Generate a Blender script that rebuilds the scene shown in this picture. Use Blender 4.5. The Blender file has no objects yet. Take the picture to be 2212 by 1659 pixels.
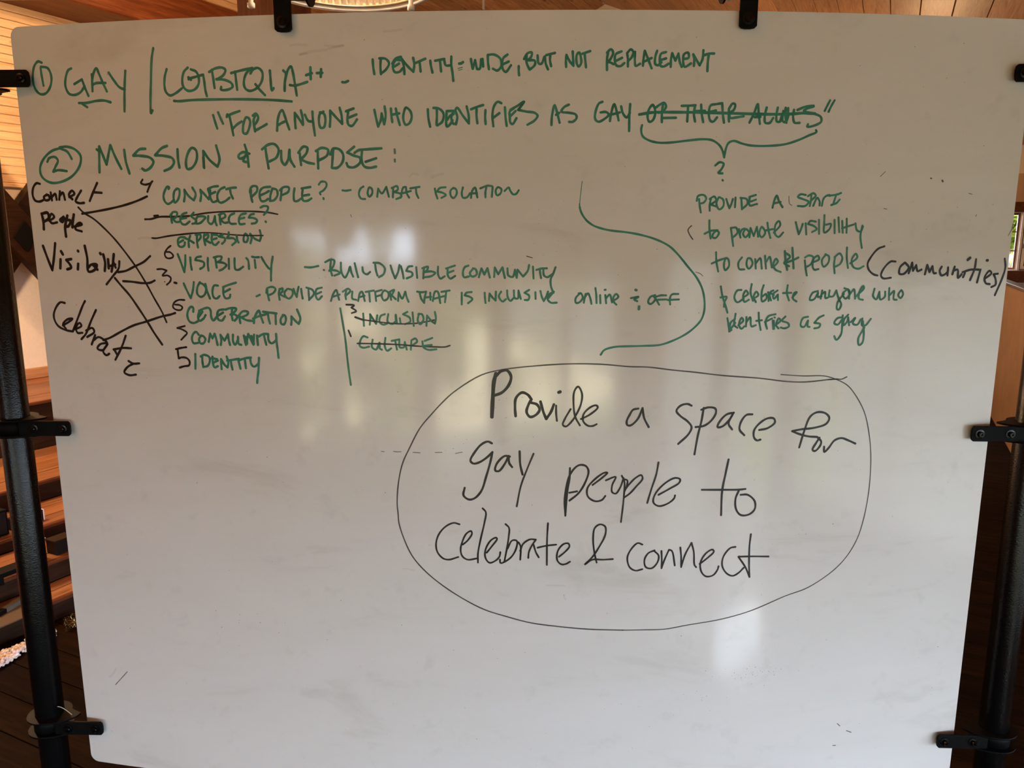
import bpy, bmesh, math, random
from mathutils import Vector, Matrix
random.seed(7)
sc = bpy.context.scene
COL = sc.collection

# ---------------------------------------------------------------- camera, sky, sun, portals, exposure
cam = bpy.data.cameras.new('camera')
camo = bpy.data.objects.new('camera', cam)
COL.objects.link(camo)
CR = Vector((0.9996990203905224, 0.024530969668467652, -0.0003164764677638819))
CU = Vector((-0.004172204650050791, 0.18271170004713133, 0.9831576818467346))
CF = Vector((-0.024175635226153267, 0.982860451027007, -0.18275905577672522))
CP = Vector((0.02516165, -1.2, 1.6))
camo.matrix_world = Matrix((
    (CR.x, CU.x, -CF.x, CP.x), (CR.y, CU.y, -CF.y, CP.y), (CR.z, CU.z, -CF.z, CP.z), (0, 0, 0, 1)))
cam.sensor_width = 36
cam.lens = 36 * 1661 / 2212
cam.clip_start = 0.02
cam.clip_end = 200
sc.camera = camo

HEAD = 0.4312670764350026          # the room is turned this much from the board
A = Vector((math.sin(HEAD), math.cos(HEAD), 0))    # along the room
N = Vector((math.cos(HEAD), -math.sin(HEAD), 0))   # across the room, to the right
ROT = Matrix.Rotation(math.pi / 2 - HEAD, 4, 'Z')  # local x = A, local y = -N

def RW(a, n, z):
    return A * a + N * n + Vector((0, 0, z))

w = bpy.data.worlds.new('sky')
sc.world = w
w.use_nodes = True
wn = w.node_tree.nodes
bg = wn['Background']
bg.inputs[0].default_value = (0.68, 0.80, 1.02, 1)
bg.inputs[1].default_value = SKY = 18.5

sun = bpy.data.lights.new('sun', 'SUN')
sun.energy = 26.0
sun.angle = 0.01
sun.color = (1, 0.93, 0.8)
suno = bpy.data.objects.new('sun', sun)
COL.objects.link(suno)
suno.rotation_euler = Vector((-0.35, 0.45, 0.82)).to_track_quat('Z', 'Y').to_euler()

def portal(a, n, z, sx, sy, face):
    l = bpy.data.lights.new('window_portal', 'AREA')
    l.shape = 'RECTANGLE'
    l.size, l.size_y = sx, sy
    l.cycles.is_portal = True
    o = bpy.data.objects.new('window_portal', l)
    COL.objects.link(o)
    q = face.to_track_quat('-Z', 'Z')
    o.matrix_world = Matrix.Translation(RW(a, n, z)) @ q.to_matrix().to_4x4()
portal(-5.0, 1.68, 0.42, 4.3, 2.66, A)
portal(-1.25, 3.98, 0.4, 6.5, 2.2, -N)

def lamp(name, loc, energy, color, r=0.1):
    l = bpy.data.lights.new(name, 'POINT')
    l.energy, l.color, l.shadow_soft_size = energy, color, r
    o = bpy.data.objects.new(name, l)
    COL.objects.link(o)
    o.location = loc
WARM = (1.0, 0.60, 0.30)
lamp('fill_or_bulb_light', RW(0.7, -3.7, 2.0), 155, (1.0, 0.66, 0.38), 0.1)  # added warm fill for the left wall, out of view, no fixture
lamp('fill_or_bulb_light', RW(2.6, -3.2, 3.3), 105, WARM, 0.12)  # added fill for the left ceiling and wall boards, no fixture
lamp('fill_or_bulb_light', RW(-3.5, -1.6, 3.75), 62, (1.0, 0.50, 0.17), 0.15)  # added warm fill behind the camera for the board front, no fixture
lamp('fill_or_bulb_light', Vector((-0.535, 1.266, 2.40)), 3.5, (1.0, 0.72, 0.45), 0.04)  # bulb of the ribbed pendant lamp
lamp('fill_or_bulb_light', RW(6.5, 0.2, 2.3), 35, WARM, 0.12)  # added fill towards the far right, no fixture

sc.view_settings.view_transform = 'Standard'
sc.view_settings.look = 'None'
sc.view_settings.gamma = 1
sc.view_settings.use_curve_mapping = False
sc.view_settings.exposure = 0.0
sc.cycles.use_denoising = True
sc.cycles.sample_clamp_indirect = 6
sc.cycles.max_bounces = 10

# ---------------------------------------------------------------- helpers
WM = {}
def place(o, m, parent=None):
    WM[o.name] = m
    if parent is not None:
        o.parent = parent
        o.matrix_parent_inverse = WM[parent.name].inverted()
    o.matrix_basis = m
    return o

def tag(o, label=None, cat=None, group=None, kind=None):
    if label: o['label'] = label
    if cat: o['category'] = cat
    if group: o['group'] = group
    if kind: o['kind'] = kind
    return o

def empty(name, m, parent=None):
    o = bpy.data.objects.new(name, None)
    o.empty_display_size = 0.1
    COL.objects.link(o)
    return place(o, m, parent)

def mesh_obj(name, verts, faces, mat, parent=None, m=None, smooth=False, mats=None, mi=None):
    me = bpy.data.meshes.new(name)
    me.from_pydata(verts, [], faces)
    me.validate()
    for x in (mats or [mat]): me.materials.append(x)
    if mi:
        for p, k in zip(me.polygons, mi): p.material_index = k
    if smooth:
        for p in me.polygons: p.use_smooth = True
    o = bpy.data.objects.new(name, me)
    COL.objects.link(o)
    return place(o, m if m is not None else Matrix.Identity(4), parent)

def bm_obj(name, bm, mat, parent=None, m=None, smooth=False):
    me = bpy.data.meshes.new(name)
    bmesh.ops.recalc_face_normals(bm, faces=bm.faces)
    bm.to_mesh(me); bm.free()
    me.materials.append(mat)
    if smooth:
        for p in me.polygons: p.use_smooth = True
    o = bpy.data.objects.new(name, me)
    COL.objects.link(o)
    return place(o, m if m is not None else Matrix.Identity(4), parent)

def hexa(pts):   # 8 points: bottom 4 ccw, top 4 ccw
    return [tuple(p) for p in pts], [(3, 2, 1, 0), (4, 5, 6, 7), (0, 1, 5, 4), (1, 2, 6, 5), (2, 3, 7, 6), (3, 0, 4, 7)]

def bevel_mesh(o, wd, seg=1):
    md = o.modifiers.new('bevel', 'BEVEL')
    md.width, md.segments, md.limit_method = wd, seg, 'ANGLE'
    return o

def rbox(name, a0, a1, n0, n1, z0, z1, mat, parent=None, bevel=0.0, slope=0.0):
    """box in room axes; slope tilts it along n (z rises by slope per metre of n)"""
    ca, cn, cz = (a0 + a1) / 2, (n0 + n1) / 2, (z0 + z1) / 2
    ha, hn, hz = (a1 - a0) / 2, (n1 - n0) / 2, (z1 - z0) / 2
    pts = []
    for sz in (-1, 1):
        for sa, sn in ((-1, 1), (1, 1), (1, -1), (-1, -1)):
            pts.append((sa * ha, -sn * hn, sz * hz + slope * sn * hn))
    v, f = hexa(pts)
    o = mesh_obj(name, v, f, mat, parent, Matrix.Translation(RW(ca, cn, cz)) @ ROT)
    if bevel: bevel_mesh(o, bevel)
    return o

def boxes(name, lst, mat, parent=None):
    """several room-axis boxes in ONE mesh (walls with openings)"""
    V, Fc = [], []
    for a0, a1, n0, n1, z0, z1 in lst:
        b = len(V)
        V += [(a0, -n1, z0), (a1, -n1, z0), (a1, -n0, z0), (a0, -n0, z0),
              (a0, -n1, z1), (a1, -n1, z1), (a1, -n0, z1), (a0, -n0, z1)]
        Fc += [tuple(b + i for i in q) for q in [(3, 2, 1, 0), (4, 5, 6, 7), (0, 1, 5, 4), (1, 2, 6, 5), (2, 3, 7, 6), (3, 0, 4, 7)]]
    return mesh_obj(name, V, Fc, mat, parent, ROT.copy())

def lathe(bm, prof, seg=32, m=Matrix.Identity(4), close=False):
    rings = []
    for r, z in prof:
        if r < 1e-6:
            rings.append([bm.verts.new(m @ Vector((0, 0, z)))])
        else:
            rings.append([bm.verts.new(m @ Vector((r * math.cos(2 * math.pi * k / seg), r * math.sin(2 * math.pi * k / seg), z))) for k in range(seg)])
    pairs = list(zip(rings, rings[1:]))
    if close: pairs.append((rings[-1], rings[0]))
    for p, q in pairs:
        for k in range(seg):
            k2 = (k + 1) % seg
            if len(p) == 1 and len(q) == 1: continue
            if len(p) == 1: bm.faces.new((p[0], q[k], q[k2]))
            elif len(q) == 1: bm.faces.new((p[k], p[k2], q[0]))
            else: bm.faces.new((p[k], p[k2], q[k2], q[k]))
    return bm

# ---------------------------------------------------------------- materials
def new_mat(name):
    m = bpy.data.materials.new(name)
    m.use_nodes = True
    nt = m.node_tree
    return m, nt, nt.nodes['Principled BSDF']

def lnk(nt, a, b): nt.links.new(a, b)

def noise(nt, scale, detail=4, vec=None, rough=0.5, dist=0.0):
    n = nt.nodes.new('ShaderNodeTexNoise')
    n.inputs['Scale'].default_value = scale
    n.inputs['Detail'].default_value = detail
    n.inputs['Roughness'].default_value = rough
    n.inputs['Distortion'].default_value = dist
    if vec is not None: lnk(nt, vec, n.inputs['Vector'])
    return n

def ramp(nt, fac, stops):
    r = nt.nodes.new('ShaderNodeValToRGB')
    e = r.color_ramp.elements
    while len(e) < len(stops): e.new(0.5)
    for x, (p, c) in zip(e, stops):
        x.position = p
        x.color = (*c, 1)
    lnk(nt, fac, r.inputs[0])
    return r

def wood(name, dark, mid, light, rough=0.45, along=(1, 14, 14), vary=0.35, knots=True, bump=0.15, sc_=3.0):
    m, nt, p = new_mat(name)
    tc = nt.nodes.new('ShaderNodeTexCoord')
    oi = nt.nodes.new('ShaderNodeObjectInfo')
    mp = nt.nodes.new('ShaderNodeMapping')
    mp.inputs['Scale'].default_value = along
    off = nt.nodes.new('ShaderNodeVectorMath'); off.operation = 'SCALE'
    cmb = nt.nodes.new('ShaderNodeCombineXYZ')
    for i in range(3): lnk(nt, oi.outputs['Random'], cmb.inputs[i])
    lnk(nt, cmb.outputs[0], off.inputs[0]); off.inputs['Scale'].default_value = 57.0
    add = nt.nodes.new('ShaderNodeVectorMath')
    lnk(nt, tc.outputs['Object'], add.inputs[0]); lnk(nt, off.outputs[0], add.inputs[1])
    lnk(nt, add.outputs[0], mp.inputs['Vector'])
    g = noise(nt, sc_, 6, mp.outputs[0], 0.6, 1.2)
    col = ramp(nt, g.outputs['Fac'], [(0.3, dark), (0.5, mid), (0.72, light)])
    out = col.outputs[0]
    if knots:
        mk = nt.nodes.new('ShaderNodeMapping'); mk.inputs['Scale'].default_value = (1.4, 4.0, 4.0)
        lnk(nt, add.outputs[0], mk.inputs['Vector'])
        vo = nt.nodes.new('ShaderNodeTexVoronoi'); vo.inputs['Scale'].default_value = 1.6
        lnk(nt, mk.outputs[0], vo.inputs['Vector'])
        kr = ramp(nt, vo.outputs['Distance'], [(0.05, (1, 1, 1)), (0.12, (0, 0, 0))])
        mx = nt.nodes.new('ShaderNodeMix'); mx.data_type = 'RGBA'
        lnk(nt, kr.outputs[0], mx.inputs['Factor']); lnk(nt, out, mx.inputs[6])
        mx.inputs[7].default_value = tuple(c * 0.55 for c in dark) + (1,)
        out = mx.outputs[2]
    # each board its own shade
    mr = nt.nodes.new('ShaderNodeMapRange')
    mr.inputs[3].default_value = 1 - vary; mr.inputs[4].default_value = 1 + vary * 0.6
    lnk(nt, oi.outputs['Random'], mr.inputs[0])
    mul = nt.nodes.new('ShaderNodeVectorMath'); mul.operation = 'SCALE'
    lnk(nt, out, mul.inputs[0]); lnk(nt, mr.outputs[0], mul.inputs['Scale'])
    lnk(nt, mul.outputs[0], p.inputs['Base Color'])
    p.inputs['Roughness'].default_value = rough
    bp = nt.nodes.new('ShaderNodeBump'); bp.inputs['Strength'].default_value = bump
    bp.inputs['Distance'].default_value = 0.004
    lnk(nt, g.outputs['Fac'], bp.inputs['Height']); lnk(nt, bp.outputs[0], p.inputs['Normal'])
    return m

def plain(name, col, rough=0.5, metal=0.0, nscale=30, namp=0.12, bump=0.05, coat=0.0):
    m, nt, p = new_mat(name)
    tc = nt.nodes.new('ShaderNodeTexCoord')
    g = noise(nt, nscale, 4, tc.outputs['Object'])
    c0 = tuple(c * (1 - namp) for c in col); c1 = tuple(min(1, c * (1 + namp)) for c in col)
    r = ramp(nt, g.outputs['Fac'], [(0.3, c0), (0.7, c1)])
    lnk(nt, r.outputs[0], p.inputs['Base Color'])
    p.inputs['Roughness'].default_value = rough
    p.inputs['Metallic'].default_value = metal
    p.inputs['Coat Weight'].default_value = coat
    if bump:
        bp = nt.nodes.new('ShaderNodeBump'); bp.inputs['Strength'].default_value = bump
        bp.inputs['Distance'].default_value = 0.002
        lnk(nt, g.outputs['Fac'], bp.inputs['Height']); lnk(nt, bp.outputs[0], p.inputs['Normal'])
    return m

M = {}
M['pine'] = wood('pine boards', (0.42, 0.17, 0.06), (0.62, 0.31, 0.13), (0.74, 0.44, 0.22), vary=0.22)
M['pine_wall'] = wood('pine wall boards', (0.66, 0.38, 0.18), (0.80, 0.54, 0.30), (0.87, 0.65, 0.40), vary=0.12, knots=True)
M['rear_wood'] = wood('brown wall panelling', (0.13, 0.05, 0.018), (0.20, 0.085, 0.03), (0.27, 0.12, 0.045), vary=0.1)
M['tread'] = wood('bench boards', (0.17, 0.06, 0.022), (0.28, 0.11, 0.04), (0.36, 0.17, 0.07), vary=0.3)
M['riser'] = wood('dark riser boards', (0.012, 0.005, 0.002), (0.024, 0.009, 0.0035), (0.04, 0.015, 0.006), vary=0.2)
M['beam'] = wood('dark timber', (0.07, 0.018, 0.005), (0.11, 0.03, 0.009), (0.16, 0.05, 0.016), vary=0.15, rough=0.5, knots=True)
M['post'] = wood('upright timber', (0.09, 0.025, 0.008), (0.16, 0.05, 0.018), (0.24, 0.09, 0.03), vary=0.1, along=(12, 12, 0.8))
M['brace'] = wood('brace timber', (0.008, 0.003, 0.0012), (0.018, 0.006, 0.0022), (0.03, 0.011, 0.004), vary=0.15, knots=False)
for k_ in ('brace', 'riser', 'beam'): M[k_].node_tree.nodes['Principled BSDF'].inputs['Specular IOR Level'].default_value = 0.2
M['floor'] = wood('dark floor boards', (0.006, 0.0025, 0.001), (0.012, 0.005, 0.002), (0.022, 0.010, 0.004), vary=0.25, rough=0.55, along=(12, 1, 12))
M['floor'].node_tree.nodes['Principled BSDF'].inputs['Specular IOR Level'].default_value = 0.02
M['plaster'] = plain('cream plaster', (0.86, 0.78, 0.64), 0.8, nscale=60, namp=0.03)
M['tan'] = plain('tan painted board', (0.55, 0.36, 0.21), 0.5, nscale=6, namp=0.1)
M['cap'] = plain('grey metal cap', (0.25, 0.26, 0.26), 0.4, 0.7)
M['shell'] = plain('outer shell', (0.10, 0.05, 0.03), 0.9)
M['lowfloor'] = plain('lower floor', (0.05, 0.025, 0.012), 0.5, nscale=3)
M['black'] = plain('black powder coat', (0.003, 0.003, 0.003), 0.2, nscale=450, namp=0.25, bump=0.25)
M['strap'] = plain('black steel strap', (0.004, 0.004, 0.004), 0.5, nscale=300, namp=0.2, bump=0.1)
M['strap'].node_tree.nodes['Principled BSDF'].inputs['Specular IOR Level'].default_value = 0.08
M['black'].node_tree.nodes['Principled BSDF'].inputs['Specular IOR Level'].default_value = 0.4
M['bolt'] = plain('bolt steel', (0.03, 0.03, 0.03), 0.22, 0.9, namp=0.1)
M['blk'] = plain('black plastic', (0.003, 0.0025, 0.0025), 0.6)
M['blk'].node_tree.nodes['Principled BSDF'].inputs['Specular IOR Level'].default_value = 0.1
M['white'] = plain('white enamel', (0.8, 0.78, 0.74), 0.35)
M['alu'] = plain('ribbed reflector', (0.62, 0.50, 0.38), 0.28, 0.75, nscale=40, namp=0.15)
M['rim'] = plain('bright rim', (0.95, 0.92, 0.86), 0.5, 0.0)
M['grey'] = plain('grey metal', (0.13, 0.13, 0.11), 0.5, 0.2)
M['mesh'] = plain('speckled tan mat', (0.10, 0.06, 0.03), 0.7, nscale=900, namp=0.5)
M['rope'] = plain('pale beaded cord', (0.75, 0.68, 0.55), 0.5)
M['photo'] = plain('dark print', (0.012, 0.006, 0.004), 0.6)
M['photo'].node_tree.nodes['Principled BSDF'].inputs['Specular IOR Level'].default_value = 0.15
M['path'] = plain('pale glare patch', (0.62, 0.6, 0.55), 0.9, nscale=8, namp=0.15)  # for the pale patches added outside to cast glare on the board
M['glare_field'] = plain('pale glare field', (0.42, 0.34, 0.17), 0.9, nscale=0.3, namp=0.5)  # pale ground added far off, so the board reflects bright dapples
M['greenout'] = plain('dark ground', (0.05, 0.05, 0.035), 0.9, nscale=2, namp=0.4)  # ground kept evenly dark to limit its bounce and reflection

def gem_mat():
    m, nt, p = new_mat('crystal beads')
    oi = nt.nodes.new('ShaderNodeNewGeometry')
    r = ramp(nt, oi.outputs['Random Per Island'], [(0.0, (0.95, 0.75, 0.6)), (0.35, (0.98, 0.92, 0.8)), (0.7, (0.95, 0.95, 0.95)), (1, (0.9, 0.75, 0.8))])
    lnk(nt, r.outputs[0], p.inputs['Base Color'])
    p.inputs['Roughness'].default_value = 0.12
    p.inputs['Metallic'].default_value = 0.15
    return m
M['gem'] = gem_mat()
M['gold'] = plain('gold tinsel', (0.20, 0.14, 0.05), 0.25, 0.9, namp=0.8)

def glow(name, col, s):
    m, nt, p = new_mat(name)
    p.inputs['Base Color'].default_value = (0.8, 0.7, 0.5, 1)
    p.inputs['Emission Color'].default_value = (*col, 1)
    p.inputs['Emission Strength'].default_value = s
    return m
M['bulb'] = glow('lit bulb', (1, 0.62, 0.32), 14)

def glass_mat():
    m, nt, p = new_mat('window glass')
    nt.nodes.remove(p)
    tr = nt.nodes.new('ShaderNodeBsdfTransparent'); tr.inputs[0].default_value = (0.97, 0.98, 0.97, 1)
    gl = nt.nodes.new('ShaderNodeBsdfGlossy'); gl.inputs['Roughness'].default_value = 0.02
    mx = nt.nodes.new('ShaderNodeMixShader'); mx.inputs[0].default_value = 0.06
    lnk(nt, tr.outputs[0], mx.inputs[1]); lnk(nt, gl.outputs[0], mx.inputs[2])
    lnk(nt, mx.outputs[0], nt.nodes['Material Output'].inputs[0])
    return m
M['glass'] = glass_mat()

def leaf_mat(name='leaves', cs=((0.10, 0.17, 0.03), (0.24, 0.30, 0.06), (0.46, 0.42, 0.12))):
    m, nt, p = new_mat(name)
    gi = nt.nodes.new('ShaderNodeNewGeometry')
    r = ramp(nt, gi.outputs['Random Per Island'], [(0, cs[0]), (0.5, cs[1]), (1, cs[2])])
    df = nt.nodes.new('ShaderNodeBsdfDiffuse'); ts = nt.nodes.new('ShaderNodeBsdfTranslucent')
    mx = nt.nodes.new('ShaderNodeMixShader'); mx.inputs[0].default_value = 0.5
    lnk(nt, r.outputs[0], df.inputs[0]); lnk(nt, r.outputs[0], ts.inputs[0])
    lnk(nt, df.outputs[0], mx.inputs[1]); lnk(nt, ts.outputs[0], mx.inputs[2])
    lnk(nt, mx.outputs[0], nt.nodes['Material Output'].inputs[0])
    nt.nodes.remove(p)
    return m
M['leaf'] = leaf_mat()
M['leaf_deep'] = leaf_mat('deep green leaves', ((0.08, 0.15, 0.01), (0.20, 0.27, 0.03), (0.36, 0.34, 0.05)))
M['bark'] = plain('bark', (0.09, 0.06, 0.04), 0.9, nscale=12, namp=0.4)

def board_mat():
    m, nt, p = new_mat('glossy white board')
    tc = nt.nodes.new('ShaderNodeTexCoord')
    mp = nt.nodes.new('ShaderNodeMapping'); mp.inputs['Scale'].default_value = (1.4, 1, 5)
    mp.inputs['Rotation'].default_value = (0, 0.25, 0)
    lnk(nt, tc.outputs['Object'], mp.inputs['Vector'])
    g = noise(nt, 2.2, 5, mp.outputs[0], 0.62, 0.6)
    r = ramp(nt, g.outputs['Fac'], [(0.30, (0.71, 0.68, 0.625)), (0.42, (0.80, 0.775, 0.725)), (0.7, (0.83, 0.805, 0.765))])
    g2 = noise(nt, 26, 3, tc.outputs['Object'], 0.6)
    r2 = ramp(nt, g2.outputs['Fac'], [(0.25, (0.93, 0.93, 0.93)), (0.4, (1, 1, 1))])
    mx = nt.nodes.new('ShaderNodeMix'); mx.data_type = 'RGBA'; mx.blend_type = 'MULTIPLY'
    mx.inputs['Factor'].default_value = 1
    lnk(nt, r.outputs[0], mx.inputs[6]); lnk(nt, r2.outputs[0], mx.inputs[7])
    lnk(nt, mx.outputs[2], p.inputs['Base Color'])
    p.inputs['Roughness'].default_value = 0.34
    p.inputs['IOR'].default_value = 1.5
    p.inputs['Coat Weight'].default_value = 1.0
    p.inputs['Coat Roughness'].default_value = 0.085
    p.inputs['Coat IOR'].default_value = 1.55
    return m
M['board'] = board_mat()

def ink_mat(name, c0, c1, alpha, rough=0.35):
    m, nt, p = new_mat(name)
    tc = nt.nodes.new('ShaderNodeTexCoord')
    g = noise(nt, 55, 3, tc.outputs['Object'])
    r = ramp(nt, g.outputs['Fac'], [(0.35, c0), (0.65, c1)])
    lnk(nt, r.outputs[0], p.inputs['Base Color'])
    p.inputs['Roughness'].default_value = rough
    p.inputs['Alpha'].default_value = alpha
    return m
M['green'] = ink_mat('green marker ink', (0.018, 0.22, 0.135), (0.035, 0.31, 0.20), 0.84)
M['ink'] = ink_mat('black marker ink', (0.006, 0.005, 0.005), (0.016, 0.013, 0.012), 0.94)
M['greyink'] = ink_mat('thin dry black marker ink', (0.02, 0.018, 0.016), (0.05, 0.045, 0.04), 0.78)
M['smear'] = ink_mat('wiped ink smear', (0.10, 0.10, 0.09), (0.16, 0.15, 0.13), 0.09)
M['speck'] = ink_mat('ink specks', (0.03, 0.03, 0.03), (0.06, 0.05, 0.05), 0.75)

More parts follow.
